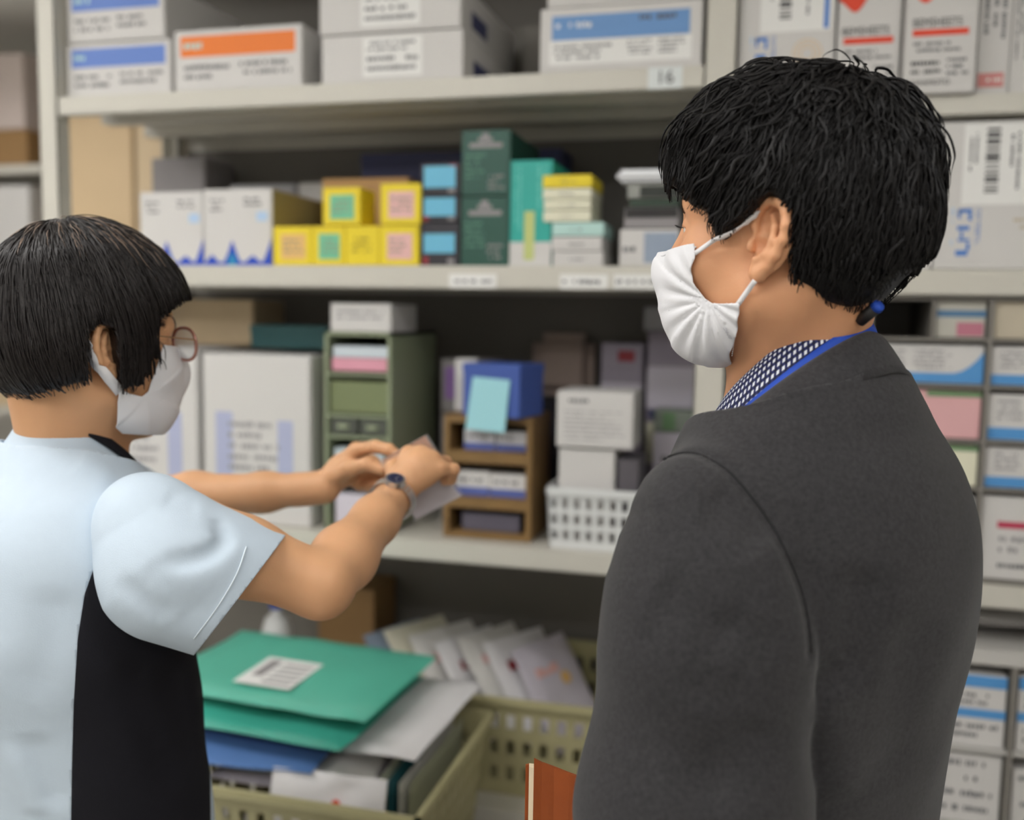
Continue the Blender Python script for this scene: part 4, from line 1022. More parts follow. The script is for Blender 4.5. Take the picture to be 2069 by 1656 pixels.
def man_body(P):
    h = HM.l(P); q = BM.l(P)
    d = head_sdf(h)
    d = smin(d, ear_sdf(h, 1.0, 1), .004); d = np.minimum(d, ear_sdf(h, 1.0, -1))
    nk = cone(P, HM.w((-.025, 0, -.04)), BM.w((.004, 0, -.03)), .053, .052)
    d = smin(d, nk, .03)
    d = smin(d, cone(P, HM.w((-.046, 0, -.01)), BM.w((-.026, 0, -.01)), .030, .030), .03)
    d = smin(d, cone(P, HM.w((-.03, .050, -.035)), BM.w((.045, .025, -.06)), .014, .010), .02)          # neck muscle
    r2 = [(u-.01, f, l, a*.86, b*.86) for (u, f, l, a, b) in JROWS[4:]]
    d = smin(d, stack(q, r2, 2.2), .03)
    for sd in (1, -1):
        m = [(f, l*sd, u) for f, l, u in SLV]
        d = smin(d, chain(q, m[:3], [.036, .044, .040], .02), .03)
        d = smin(d, chain(q, m[2:], [.040, .034, .027], .02), .02)
        d = smin(d, hand_sdf(q, np.array(m[-1]), _n(np.array(m[-1])-np.array(m[-2])), sd), .012)
    return d
def hand_sdf(q, w, ax, sd, size=1.0):
    "a loosely curled hand continuing a forearm: palm, four bent fingers, thumb"
    up = np.array([0, 0, 1.0]); sidev = _n(np.cross(up, ax))*sd; pal = _n(up*.3+sidev); b = _n(np.cross(ax, pal))
    d = ell(q, w+ax*.045, (.046, .014, .038), np.stack([ax, pal, b], 1))
    for i in range(4):
        k = w+ax*.085+b*(.027-.018*i)*1.0; ln = (.040, .045, .042, .034)[i]
        p1 = k+_n(ax*.8+pal*-.5)*ln; p2 = p1+_n(ax*.1-pal*.9)*ln*.7; p3 = p2+_n(-ax*.5-pal*.5)*ln*.5
        d = smin(d, chain(q, [k, p1, p2, p3], [.0095, .0088, .008, .007], .004), .006)
    t0 = w+ax*.03+b*.03; t1 = t0+_n(ax*.6+b*.6-pal*.5)*.04; t2 = t1+_n(ax*.8-pal*.5)*.03
    return smin(d, chain(q, [t0, t1, t2], [.012, .010, .008], .004), .008)
body_lo = np.minimum(HM.O-.16, BM.O-.5); body_lo[2] = BM.O[2]-.82; body_hi = np.maximum(HM.O+.17, BM.O+.5); body_hi[2] = HM.O[2]+.17
mv, mf = nets(man_body, body_lo, body_hi, .0022)
o = mesh_np('body', mv, mf, SKIN); keepw(o, man)

# jacket
def fold(q, a, b, w, amp):
    "a soft crease along a segment"
    a, b = np.asarray(a), np.asarray(b); ba = b-a; t = np.clip(((q-a)@ba)/(ba@ba), 0, 1)
    dd = ((q-a-t[:, None]*ba)**2).sum(1); return amp*np.exp(-dd/(w*w))*np.sin(math.pi*np.clip(t, .02, .98))
SP = [BM.l(U(x, y, d)[None])[0] for x, y, d in ((1402, 1016, .790), (1424, 1135, .785), (1428, 1300, .780), (1396, 1640, .778), (1400, 1830, .782))]+[np.array([.12, .115, -.60]), np.array([.22, .08, -.67]), np.array([.26, .06, -.69])]
SPR = [.036, .063, .075, .083, .078, .062, .050, .046]
def jacket_base(q):
    d = smin(jacket_torso(q), ell(q, (-.072, 0, -.20), (.080, .118, .13)), .05)                     # trunk with upper back
    k = np.interp(q[:, 2], [-.23, -.17, -.12], [.003, .010, .035])
    d = smin(d, smin(chain(q, SP[:5], SPR[:5], .05), chain(q, SP[4:], SPR[4:], .04), .03), k)
    m = [(f, -l, u) for f, l, u in SLV]
    return smin(d, smin(chain(q, m[:3], SLVr[:3], .03), chain(q, m[2:], SLVr[2:], .03), .03), .012)
jb_ = lambda P: jacket_base(BM.l(P))
ARMHOLE = [(1338, 930), (1360, 919), (1388, 914), (1420, 920), (1470, 950), (1520, 1005), (1566, 1072), (1597, 1135), (1620, 1195), (1634, 1260), (1640, 1330)]
AH = BM.l(trace(jb_, spline(np.array(ARMHOLE, float), 60)))
def foldline(fn, fr, pts, w, amp, n=9):
    return (fr.l(trace(fn, spline(np.array(pts, float), n) if len(pts) > 2 else np.linspace(pts[0], pts[1], n))), w, amp)
def folds(q, FS):
    "soft creases: each a traced polyline, fading at its ends"
    tot = np.zeros(len(q))
    for L_, w, amp in FS:
        lo, hi = L_.min(0)-2.6*w, L_.max(0)+2.6*w; m = ((q > lo) & (q < hi)).all(1)
        if not m.any(): continue
        p = q[m]; best = np.full(len(p), 9.0); bt = np.zeros(len(p)); n = len(L_)-1
        for k in range(n):
            a, b = L_[k], L_[k+1]; ba = b-a; t = np.clip(((p-a)@ba)/max(ba@ba, 1e-12), 0, 1); dd = ((p-a-t[:, None]*ba)**2).sum(1)
            c = dd < best; best = np.where(c, dd, best); bt = np.where(c, (k+t)/n, bt)
        tot[m] += amp*np.exp(-best/(w*w))*np.minimum(1, np.minimum(bt, 1-bt)*5+.05)
    return tot
mj = lambda pts, w, amp: foldline(jb_, BM, pts, w, amp)
FOLDS = [mj([(1750, 1140), (1735, 1260), (1700, 1400)], .020, .009), mj([(1650, 1376), (1680, 1368), (1705, 1350)], .010, .006),
         mj([(1430, 1010), (1490, 1040), (1550, 1105)], .024, .004), mj([(1310, 1050), (1370, 1010), (1430, 1000)], .024, -.003), mj([(1510, 1230), (1480, 1340), (1440, 1450)], .025, .006),
         mj([(1320, 1190), (1400, 1240), (1490, 1310)], .03, .005), mj([(1860, 1230), (1830, 1420), (1800, 1600)], .03, .006), mj([(1540, 1450), (1480, 1540), (1380, 1600)], .022, .007), mj([(1660, 1390), (1690, 1500), (1700, 1620)], .02, -.006)]
def man_jacket(P):
    q = BM.l(P); d = jacket_base(q)
    d = d+folds(q, FOLDS)
    dm = np.full(len(q), 9.0)
    for k in range(0, 60, 2): dm = np.minimum(dm, ((q-AH[k])**2).sum(1))
    d = d+.0035*np.exp(-dm/(.0065**2))
    return d+.0012*np.sin(q[:, 2]*38+q[:, 1]*30)*np.sin(q[:, 1]*26-q[:, 0]*18)
jlo = BM.O-.5; jlo[2] = BM.O[2]-.82; jhi = BM.O+.5; jhi[2] = BM.O[2]+.06
jv, jf = nets(man_jacket, jlo, jhi, .004)
# neck opening and cuffs, then cloth thickness
q = BM.l(jv)
kk = (1+q[:, 0]/np.maximum(np.hypot(q[:, 0], q[:, 1]), 1e-6))/2; ucut = -.020+(-.124+.020)*kk**.85
g = np.maximum(ucut-q[:, 2], np.hypot(q[:, 0]/.90, q[:, 1])-.112)
g = np.minimum(g, q[:, 2]+.72)
cv, cf = clip(jv, jf, g)
jk = mesh_np('jacket', cv, cf, WOOL); keepw(jk, man); solid(jk, .004, -1)
mbx = MB(); mbx.tube([tuple(p) for p in trace(man_jacket, np.array(PROJ(BM.w(AH)))[:, :2][1:-1])], .0011, 5); sm = mbx.build('armhole_seam', mat('seam_black', (26, 26, 28), .9), None, True); sm.parent = jk
# hair of the man: a hull that follows the hairline, and locks over it
def man_hull(P, full=True):
    h = HM.l(P)
    d = smin(head_sdf(h)-.004, ell(h, (-.010, 0, .056), (.106, .094, .099)), .02)
    d = smin(d, ell(h, (.036, 0, .068), (.074, .080, .066)), .03)
    d = smin(d, ell(h, (-.050, 0, .014), (.062, .074, .072)), .03)
    return d-.0025*np.sin(h[:, 0]*95+h[:, 1]*40)*np.sin(h[:, 2]*80-h[:, 1]*50)*np.clip(h[:, 2]*14, 0, 1)
mhead = lambda P: head_sdf(HM.l(P))
hl = HM.l(trace(mhead, [(1385, 400), (1402, 418), (1438, 432), (1443, 478), (1468, 486), (1500, 452), (1535, 424), (1566, 396), (1604, 440), (1610, 540), (1622, 588), (1668, 616)]))
HLP = [(.30, hl[0, 2]+.012), (hl[0, 0]+.012, hl[0, 2]+.012)]+[(p[0], p[2]) for p in hl]+[(-.068, hl[-1, 2]-.004), (-.084, hl[-1, 2]+.008), (-.100, hl[-1, 2]+.030), (-.30, hl[-1, 2]+.16), (-.30, .35), (.30, .35)]
def man_hair(P):
    h = HM.l(P); pd = poly_dist(h[:, [0, 2]], HLP)
    return smax(smax(man_hull(P), pd, .010), -(head_sdf(h)+.004), .002)
hlo = HM.O-np.array([.2, .2, .12]); hhi = HM.O+.2
hv, hf = nets(man_hair, hlo, hhi, .003)
hairo = mesh_np('hair', hv, hf, HAIRM); keepw(hairo, man)

# locks
rnd = np.random.RandomState(4)
tri = hv[hf]; ar = np.linalg.norm(np.cross(tri[:, 2]-tri[:, 0], tri[:, 3]-tri[:, 1]), axis=1); hc = HM.l(tri.mean(1))
def roots_on(n, sel, power=1.0):
    w = ar*sel; w = w/w.sum(); i = rnd.choice(len(hf), n, p=w); a = rnd.rand(n, 1); b = rnd.rand(n, 1)
    t = tri[i]; return (t[:, 0]*(1-a)+t[:, 1]*a)*(1-b)+(t[:, 3]*(1-a)+t[:, 2]*a)*b
def man_flow(P):
    h = HM.l(P); w = h-np.array([-.045, .01, .135])
    out = np.stack([w[:, 0]*1.0, w[:, 1]*1.2, -np.abs(h[:, 2]-.17)*.9-.02], 1); out /= np.linalg.norm(out, axis=1)[:, None]+1e-6
    fr = np.clip((h[:, 0]-.0)/.08, 0, 1)[:, None]
    out = out*(1-fr*.6)+fr*np.array([.55, 0, -.75])
    return (out@HM.M.T)*.8
outer = (head_sdf(hc) > .004).astype(float)
R0 = roots_on(3000, outer*(hc[:, 2] > -.02)); n0 = len(R0)
hu = HM.l(R0)[:, 2]
L0 = (.028+.030*rnd.rand(n0))*np.clip(.45+hu*5, .35, 1.15)
d0 = man_flow(R0)+rnd.randn(n0, 3)*.25
hullf = lambda P: man_hull(P)
stopf = lambda P: (lambda h: poly_dist(h[:, [0, 2]], HLP) > -.001)(HM.l(P))
sv, sf = strands(hullf, R0, d0, L0, 9, .0012+.0030*rnd.rand(n0), .0007+.0011*rnd.rand(n0), .35, rnd, man_flow, .001, stop=stopf)
R1 = roots_on(420, outer*(hc[:, 2] > .10)); n1 = len(R1)                                  # tousled top
wav = lambda P: (HM.M@np.array([1, 0, 0]))*.0+man_flow(P)*.6
tv, tf = strands(hullf, R1, rnd.randn(n1, 3)*.7+man_flow(R1), .040+.040*rnd.rand(n1), 12, .003+.009*rnd.rand(n1), .0007+.0010*rnd.rand(n1), .8, rnd, wav, .004, stop=stopf)
R2 = roots_on(560, outer*(hc[:, 2] > .0)*(hc[:, 0] < -.03)+outer*(hc[:, 2] > .13)*.5); n2 = len(R2)
uv_, uf = strands(hullf, R2, man_flow(R2)+rnd.randn(n2, 3)*.3, .035+.03*rnd.rand(n2), 9, .002+.004*rnd.rand(n2), .0006+.0008*rnd.rand(n2), .5, rnd, man_flow, .005, stop=stopf)
R5 = roots_on(330, outer*(hc[:, 2] > .03)); n5 = len(R5)                                     # thicker wavy locks
yv, yf = strands(hullf, R5, man_flow(R5)+rnd.randn(n5, 3)*.45, .035+.04*rnd.rand(n5), 12, .001+.004*rnd.rand(n5), .0011+.0013*rnd.rand(n5), .7, rnd, man_flow, .003, sides=5, stop=stopf)
# fringe over the forehead, short hairs on nape and sideburn
R3 = roots_on(240, outer*(hc[:, 0] > .07)*(hc[:, 2] < .10)*(hc[:, 2] > .06)); n3 = len(R3)
fl = lambda P: np.tile((HM.M@np.array([.05, .12, -1.0]))*.5, (len(P), 1))
st3 = lambda P: (lambda h: (h[:, 2] < .045-.012*np.sin(h[:, 1]*260)) | ((h[:, 0] < .085) & (poly_dist(h[:, [0, 2]], HLP) > -.001)))(HM.l(P))
wv, wf = strands(hullf, R3, fl(R3)+rnd.randn(n3, 3)*.12, .035+.03*rnd.rand(n3), 10, .001+.003*rnd.rand(n3), .0005+.0006*rnd.rand(n3), .5, rnd, fl, .001, stop=st3)
pd4 = poly_dist(hc[:, [0, 2]], HLP)
R4 = roots_on(1800, (pd4 < .0)*(pd4 > -.028)*(hc[:, 2] < .03)*(hc[:, 0] < .075)*outer); n4 = len(R4)
fl4 = lambda P: np.tile((HM.M@np.array([-.15, 0, -1.0]))*.5, (len(P), 1))
xv, xf = strands(lambda P: man_hull(P), R4, fl4(R4)+rnd.randn(n4, 3)*.15, .007+.009*rnd.rand(n4), 4, .0006+.0016*rnd.rand(n4), .0003+.0003*rnd.rand(n4), .2, rnd, fl4, 0, stop=lambda P: poly_dist(HM.l(P)[:, [0, 2]], HLP) > .004)
vs = [sv, tv, uv_, wv, xv]; fs = [sf, tf, uf, wf, xf]; off = np.cumsum([0]+[len(v) for v in vs])
lk5 = mesh_np('hair_waves', yv, yf, HAIRM, hairo); lk5.matrix_parent_inverse = Matrix.Identity(4)
lk = mesh_np('hair_locks', np.concatenate(vs), np.concatenate([f+o_ for f, o_ in zip(fs, off)]), HAIRM, hairo)
lk.matrix_parent_inverse = hairo.matrix_world.inverted() if False else Matrix.Identity(4)

# mask
def man_maskf(P):
    h = HM.l(P); s_ = np.stack([h[:, 0], h[:, 1], h[:, 2]], 1)
    d = head_sdf(s_, 1.0)-.0035
    d = smin(d, ell(h, (.064, 0, -.036), (.046, .044, .052)), .03)
    d = smin(d, ell(h, (.032, 0, -.070), (.046, .054, .030)), .03)
    d = smin(d, cone(h, (.098, 0, -.008), (.102, 0, -.032), .010, .012), .02)
    return d
mk = lambda pts: HM.l(trace(man_maskf, pts))
edge = mk([(1403, 492), (1404, 520), (1396, 548), (1401, 572), (1424, 602), (1440, 613), (1496, 613), (1488, 680), (1478, 732)])
GA = mk([(1432, 606)])[0]
MP = [(.30, edge[0, 2]-.022), (edge[0, 0]+.03, edge[0, 2]-.006)]+[(p[0], p[2]) for p in edge]+[(edge[-1, 0]+.012, edge[-1, 2]-.010), (.30, edge[-1, 2]-.03)]
def man_mask(P):
    h = HM.l(P); d = man_maskf(P); th = np.arctan2(h[:, 2]-GA[2], h[:, 0]-GA[0]); r = np.hypot(h[:, 2]-GA[2], h[:, 0]-GA[0])
    s_ = ((th+1.9)*1.7) % 1.0
    amp = np.clip(r*22, 0, 1)*(th < .42)
    return d-.0014*amp*np.where(s_ < .88, s_, (1-s_)*7.3)+.0016*np.sin(th*17)*np.clip(1-np.abs(r-.03)*26, 0, 1)
kv, kf = nets(man_mask, HM.w((.06, 0, -.05))-.16, HM.w((.06, 0, -.05))+.16, .0022)
kh = HM.l(kv); g = -poly_dist(kh[:, [0, 2]], MP)
kv, kf = clip(kv, kf, np.minimum(g, kh[:, 0]-.0))
mo = mesh_np('face_mask', kv, kf, MASKM); keepw(mo, man); solid(mo, .0008, 1)
def sub(name, v, f, m, parent):
    o = mesh_np(name, v, f, m, parent); return o
def strap(name, pts, w, m, parent, fn, lift, n=16, th=.001, up=None):
    "a flat elastic band through points, kept off a surface"
    C = spline(pts, n)
    for _ in range(3):
        dd = fn(C); g = grad(fn, C, 5e-4); g /= np.maximum(np.linalg.norm(g, axis=1), .2)[:, None]
        C = C+g*np.clip(lift-dd, 0, .02)[:, None]
    T = np.gradient(C, axis=0); T /= np.linalg.norm(T, axis=1)[:, None]
    g = grad(fn, C, 5e-4); S = np.cross(T, g); S /= np.maximum(np.linalg.norm(S, axis=1), 1e-6)[:, None]
    return ribbon(name, C-S*w/2, C+S*w/2, m, parent, th, 0)
ELAS = mat('elastic_white', (238, 236, 238), .8)
mb0 = lambda P: man_body(P)
p_ = trace(man_maskf, [(1404, 512), (1490, 616)]); e_ = trace(mb0, [(1532, 421), (1526, 566)])
hb = lambda P: np.minimum(mb0(P), man_hair(P))
strap('ear_loop', [p_[0], p_[0]*.5+e_[0]*.5, e_[0]], .0040, ELAS, mo, hb, .0038)
strap('ear_loop', [p_[1], p_[1]*.5+e_[1]*.5, e_[1]], .0045, ELAS, mo, mb0, .0010, 8)
for pts in ([(1406, 499), (1370, 505), (1335, 518)],):
    C = spline(trace(man_mask, pts), 14); mbx = MB(); mbx.tube([tuple(p) for p in C], .0008, 5); sm = mbx.build('stitching', MASKM, mo)
# dotted weld rows and letters along the outer edge
DOT = mat('weld_grey', (204, 204, 210), .8)
mbx = MB()
for col in range(3):
    for i in range(26):
        t = i/25.0; px = 1493-19*col-(14-2*col)*t; py = 622+96*t
        if 9 < i < 16 and col < 3: continue
        c = trace(man_mask, [(px, py)])[0]; mbx.box(c[0]-.0004, c[0]+.0004, c[1]-.0004, c[1]+.0004, c[2]-.0004, c[2]+.0004)
dots = mbx.build('weld_dots', DOT, mo)

# shirt collar, lanyard and jacket collar: rings round the neck in the body frame; phi 0 at the nape, +90 at his left
def ring(phi, a, b, f0, u0, u1, pw=1.0, l0=0):
    ph = np.radians(phi); k = (1-np.cos(ph))/2
    return BM.w(np.stack([f0-a*np.cos(ph), l0+b*np.sin(ph), u0+(u1-u0)*k**pw], -1))
PH = np.linspace(-148, 148, 90)
GING = bpy.data.materials.new('gingham_cotton'); GING.use_nodes = True
nt = GING.node_tree; bs = nt.nodes['Principled BSDF']; bs.inputs['Roughness'].default_value = .85
uvn = nt.nodes.new('ShaderNodeUVMap'); sp = nt.nodes.new('ShaderNodeSeparateXYZ'); nt.links.new(uvn.outputs['UV'], sp.inputs[0])
def stripe(out):
    a = nt.nodes.new('ShaderNodeMath'); a.operation = 'FRACT'; nt.links.new(out, a.inputs[0])
    b = nt.nodes.new('ShaderNodeMath'); b.operation = 'GREATER_THAN'; b.inputs[1].default_value = .5; nt.links.new(a.outputs[0], b.inputs[0]); return b
sa, sb = stripe(sp.outputs['X']), stripe(sp.outputs['Y'])
ad = nt.nodes.new('ShaderNodeMath'); ad.operation = 'ADD'; nt.links.new(sa.outputs[0], ad.inputs[0]); nt.links.new(sb.outputs[0], ad.inputs[1])
rp = nt.nodes.new('ShaderNodeValToRGB'); rp.color_ramp.interpolation = 'CONSTANT'
rp.color_ramp.elements[0].position = 0; rp.color_ramp.elements[0].color = (*lin((228, 232, 240)), 1)
rp.color_ramp.elements[1].position = .25; rp.color_ramp.elements[1].color = (*lin((38, 44, 92)), 1)
e3 = rp.color_ramp.elements.new(.75); e3.color = (*lin((20, 24, 50)), 1)
hv_ = nt.nodes.new('ShaderNodeMath'); hv_.operation = 'MULTIPLY'; hv_.inputs[1].default_value = .5; nt.links.new(ad.outputs[0], hv_.inputs[0])
nt.links.new(hv_.outputs[0], rp.inputs[0]); nt.links.new(rp.outputs[0], bs.inputs['Base Color'])
def uvgrid(o, a, b, su, sv):
    "chequer coordinates in cloth units for a grid mesh of a x b points"
    me = o.data; ul = me.uv_layers.new(name='UVMap'); vi = np.empty(len(me.loops), int); me.loops.foreach_get('vertex_index', vi)
    uv = np.stack([(vi//b)/(a-1)*su, (vi % b)/(b-1)*sv], 1).astype(np.float32); ul.data.foreach_set('uv', uv.ravel())
def collar(name, rings, m, parent, th, nsub=8):
    K = np.stack(rings, 1); t = np.linspace(0, 1, nsub); G = np.stack([spline(K[i], nsub) for i in range(len(K))], 0)
    return grid_mesh(name, G, m, parent, th, 0), G
tipw = np.clip((np.abs(PH)-95)/53, 0, 1)
c1 = ring(PH, .057, .059, .0, .041, -.072, .76); c2 = ring(PH, .063+.004*tipw, .066+.004*tipw, .0, .037, -.080, .78); c3 = ring(PH, .073+.026*tipw, .076+.014*tipw, .0, .000, -.132, .9)
so, G_ = collar('shirt_collar', [c1, c2, c3], GING, man, .0012, 10); keepw(so, man)
if hasattr(so.data, 'uv_layers'): 
    try: uvgrid(so, 90, 10, 82, 11.5)
    except Exception: pass
PH2 = np.linspace(-128, 128, 70)
l1 = ring(PH2, .0700, .0752, .0, .017, -.118, .79); l2 = ring(PH2, .0780, .0825, .0, -.006, -.140, .84)
LAN = mat('blue_lanyard', (26, 72, 178), .7, noise=.05, nscale=300)
lo, G_ = collar('lanyard', [l1, l2], LAN, man, .0012, 5); keepw(lo, man)
cl = U(1747, 640, .815); cd_ = _n(U(1773, 619, .803)-cl); mbx = MB(); mbx.tube([tuple(cl-cd_*.006), tuple(cl+cd_*.014)], .0054, 12)
co = mbx.build('lanyard_clip', DARK, None, True); keepw(co, man)
mbx = MB(); mbx.tube([tuple(cl+cd_*.0135), tuple(cl+cd_*.018)], [.0058, .0050], 12); ce_ = mbx.build('clip_cap', LAN, None, True); ce_.parent = co; ce_.matrix_parent_inverse = Matrix.Identity(4)
PH3 = np.linspace(-132, 132, 80)
j1 = ring(PH3, .0735, .0795, .0, .006, -.128, .84); j2 = ring(PH3, .080, .088, .0, .002, -.130, .84); j3 = ring(PH3, .099, .111, .0, -.027, -.128, .80)
jc, G_ = collar('jacket_collar', [j1, j2, j3], WOOL, man, .004, 9); keepw(jc, man)

# eyebrow, lashes and eyes
for sd in (1, -1):
    hd = lambda P: head_sdf(HM.l(P))
    rb = np.array([(.089-.030*t**2*1.1, sd*(.016+.034*t), .030+.006*math.sin(2.2*t)) for t in rnd.rand(170)])+rnd.randn(170, 3)*np.array([.0, .0008, .0016])
    Pw = HM.w(rb)
    for _ in range(6): g = grad(hd, Pw, 5e-4); Pw = Pw-g*hd(Pw)[:, None]
    dv = np.tile(HM.M@np.array([-.5, sd*.8, .35]), (len(Pw), 1))
    bv_, bf_ = strands(hd, Pw, dv, .007+.004*rnd.rand(len(Pw)), 4, .0006+.0004*rnd.rand(len(Pw)), .0003+.0*rnd.rand(len(Pw)), .1, rnd)
    ob = mesh_np('eyebrow', bv_, bf_, LASH); keepw(ob, man)
    bm2 = bmesh.new(); bmesh.ops.create_uvsphere(bm2, u_segments=24, v_segments=16, radius=.0128, matrix=Matrix.Translation(tuple(HM.w((.0738, sd*.032, .0095))))); me = bpy.data.meshes.new('eye'); bm2.to_mesh(me); bm2.free()
    me.polygons.foreach_set('use_smooth', [True]*len(me.polygons)); oe = link('eye', me, EYEW); keepw(oe, man)
    ct = HM.w((.0738+.0112, sd*.0325, .0088)); bm2 = bmesh.new(); bmesh.ops.create_uvsphere(bm2, u_segments=20, v_segments=12, radius=.0059, matrix=Matrix.Translation(tuple(HM.w((.0798, sd*.0325, .0090))))); me = bpy.data.meshes.new('iris'); bm2.to_mesh(me); bm2.free()
    oi = link('iris', me, EYEB); oi.parent = oe; oi.matrix_parent_inverse = Matrix.Identity(4)
    mbx = MB()
    for t in np.linspace(-1, 1, 26):
        a = HM.w((.0872-.0028*t*t, sd*(.0325+.0125*t), .0108-.0010*t*t)); dr = HM.M@_n((.9, sd*t*.5, .12)); mbx.tube([tuple(a), tuple(a+dr*.004), tuple(a+dr*.0065+HM.U*.0012)], [.0003, .00025, .00008], 4)
    ol = mbx.build('eyelashes', LASH); keepw(ol, man)
c_ = trace(man_mask, [(1472, 672)]); n_ = grad(man_mask, c_, 1e-3)[0]; n_ = _n(n_)
tx = _n(np.array(U(1476, 655, .82))-np.array(U(1466, 690, .82))); tx = _n(tx-n_*(tx@n_)); ty = np.cross(n_, tx)
cu_ = bpy.data.curves.new('printed_word', 'FONT'); cu_.body = 'BMC'; cu_.size = .0062; cu_.extrude = .0001; cu_.align_x = 'CENTER'; cu_.align_y = 'CENTER'; cu_.materials.append(DOT)
to = bpy.data.objects.new('printed_word', cu_); COL.objects.link(to); to.parent = mo; pp = c_[0]+n_*.00095-np.array(man.location)*0
to.matrix_local = Matrix(((tx[0], ty[0], n_[0], pp[0]), (tx[1], ty[1], n_[1], pp[1]), (tx[2], ty[2], n_[2], pp[2]), (0, 0, 0, 1)))
# ------------------------------------------------------------------ the woman in the pale blue tunic
TUNIC = mat('pale_blue_cloth', (198, 213, 227), .8, .2, noise=.03, nscale=60, bump=.25, bscale=700, sheen=.1)
PANEL = mat('black_cloth', (30, 30, 36), .85, .2, noise=.12, nscale=300, bump=.25, bscale=700)
SILVER = mat('steel', (226, 226, 228), .34, .5, metal=1.0)
DS = 1.055
def UW(x, y, d): return U(x, y, d*DS)
wh = ray_frame(222, 712, 1.065, 19, 1, pitch=3)
HW = Frame(wh.O+wh.L*.073, wh.F); HS = .97
BW = ray_frame(156, 880, 1.14, 36, 1)
woman = empty('person', (BW.O[0], BW.O[1], 0)); tag(woman, 'person with black bob, glasses and mask in pale blue tunic with black side panel', 'person')
WROWS = [(.0, -.012, 0, .066, .072), (-.035, -.022, 0, .080, .098), (-.07, -.032, 0, .098, .132), (-.12, -.034, 0, .112, .152), (-.20, -.028, 0, .122, .158), (-.30, -.012, 0, .126, .152),
         (-.42, .004, 0, .124, .148), (-.55, .012, 0, .128, .156), (-.72, .012, 0, .136, .172), (-.85, .010, 0, .140, .178)]
# right arm: joints in the place
RS, RE, RWr = UW(292, 1048, .985), UW(648, 1183, 1.035), UW(800, 1000, 1.215)
LS, LE, LWr = UW(175, 1010, 1.23), UW(300, 1012, 1.40), UW(640, 986, 1.33)
RK = [UW(826, 917, 1.248), UW(851, 918, 1.240), UW(874, 929, 1.233), UW(889, 946, 1.228)]
RF = [[UW(846, 920, 1.278), UW(852, 940, 1.290), UW(846, 955, 1.290)], [UW(872, 922, 1.270), UW(874, 940, 1.288), UW(866, 955, 1.290)],
      [UW(900, 934, 1.258), UW(896, 958, 1.276), UW(884, 966, 1.282)], [UW(917, 948, 1.236), UW(911, 968, 1.252), UW(899, 972, 1.262)]]
LK = [UW(720, 909, 1.320), UW(716, 926, 1.335), UW(708, 944, 1.345), UW(698, 962, 1.350)]
LF = [[UW(758, 902, 1.300), UW(786, 908, 1.290), UW(806, 922, 1.290)], [UW(752, 932, 1.345), UW(778, 950, 1.335), UW(790, 965, 1.320)],
      [UW(742, 958, 1.355), UW(768, 974, 1.340), UW(778, 985, 1.325)], [UW(728, 980, 1.350), UW(748, 984, 1.335), UW(760, 980, 1.320)]]
LT = [UW(676, 962, 1.318), UW(708, 946, 1.300), UW(742, 938, 1.288), UW(772, 949, 1.284)]
RT = [UW(800, 972, 1.235), UW(795, 945, 1.265), UW(812, 928, 1.285), UW(832, 930, 1.295)]
def woman_hand(P, W, E_, K, Fg, T):
    ax = _n(W-E_); d = cone(P, W-ax*.03, W+ax*.012, .0225, .0235)
    for i in range(4): d = smin(d, cone(P, W+ax*.006+(K[i]-W)*.12, K[i], .0155, .0115), .007)
    d = smin(d, ell(P, (W+K[1]+K[2])/3+(K[1]+K[2]-2*W)*.04, (.021, .021, .021)), .02)
    for i in range(4):
        r = (.0092, .0095, .0090, .0080)[i]
        d = smin(d, chain(P, [K[i]]+Fg[i], [r*1.12, r, r*.92, r*.8], .004), .005)
    return smin(d, chain(P, T, [.014, .0115, .0095, .0080], .006), .008)
def woman_body(P):
    h = HW.l(P); q = BW.l(P)
    d = head_sdf(h, HS); d = smin(d, ear_sdf(h, HS*1.0, -1), .004); d = np.minimum(d, ear_sdf(h, HS, 1))
    d = smin(d, cone(P, HW.w((-.028, 0, -.05)), BW.w((.0, 0, -.03)), .048, .052), .03)
    d = smin(d, cone(P, HW.w((-.052, 0, -.02)), BW.w((-.03, 0, -.02)), .030, .030), .03)
    d = smin(d, cone(P, HW.w((-.02, -.050, -.04)), BW.w((.045, -.02, -.05)), .012, .010), .02)
    d = smin(d, stack(q, [(u-.012, f, l, a*.84, b*.84) for (u, f, l, a, b) in WROWS[3:]], 2.2), .03)
    d = smin(d, chain(P, [RS, RS*.45+RE*.55, RE], [.050, .041, .036], .02), .03)
    ax = _n(RWr-RE)
    d = smin(d, chain(P, [RE, RE+(RWr-RE)*.28, RE+(RWr-RE)*.7, RWr], [.034, .0365, .028, .0225], .02), .016)
    d = smin(d, chain(P, [LS, LS*.45+LE*.55, LE], [.050, .041, .036], .02), .03)
    d = smin(d, chain(P, [LE, LE+(LWr-LE)*.28, LE+(LWr-LE)*.7, LWr], [.035, .0365, .027, .0225], .02), .02)
    d = smin(d, woman_hand(P, RWr, RE, RK, RF, RT), .008)
    return smin(d, woman_hand(P, LWr, LE, LK, LF, LT), .008)
lo = np.min([HW.O-.15, BW.w((-.25, -.25, -.78)), BW.w((.25, -.25, -.78)), BW.w((.25, .25, -.78)), BW.w((-.25, .25, -.78)), RE-.06, LE-.06, LWr-.1, RF[3][0]-.05], axis=0)
hi = np.max([HW.O+.17, BW.w((-.25, -.25, 0)), BW.w((.25, .25, 0)), BW.w((.25, -.25, 0)), BW.w((-.25, .25, 0)), LE+.06, RF[3][0]+.06, RF[0][1]+.06, LF[3][0]+.08], axis=0)
v_, f_ = nets(woman_body, lo, hi, .0025)
o = mesh_np('body', v_, f_, SKINW); keepw(o, woman)

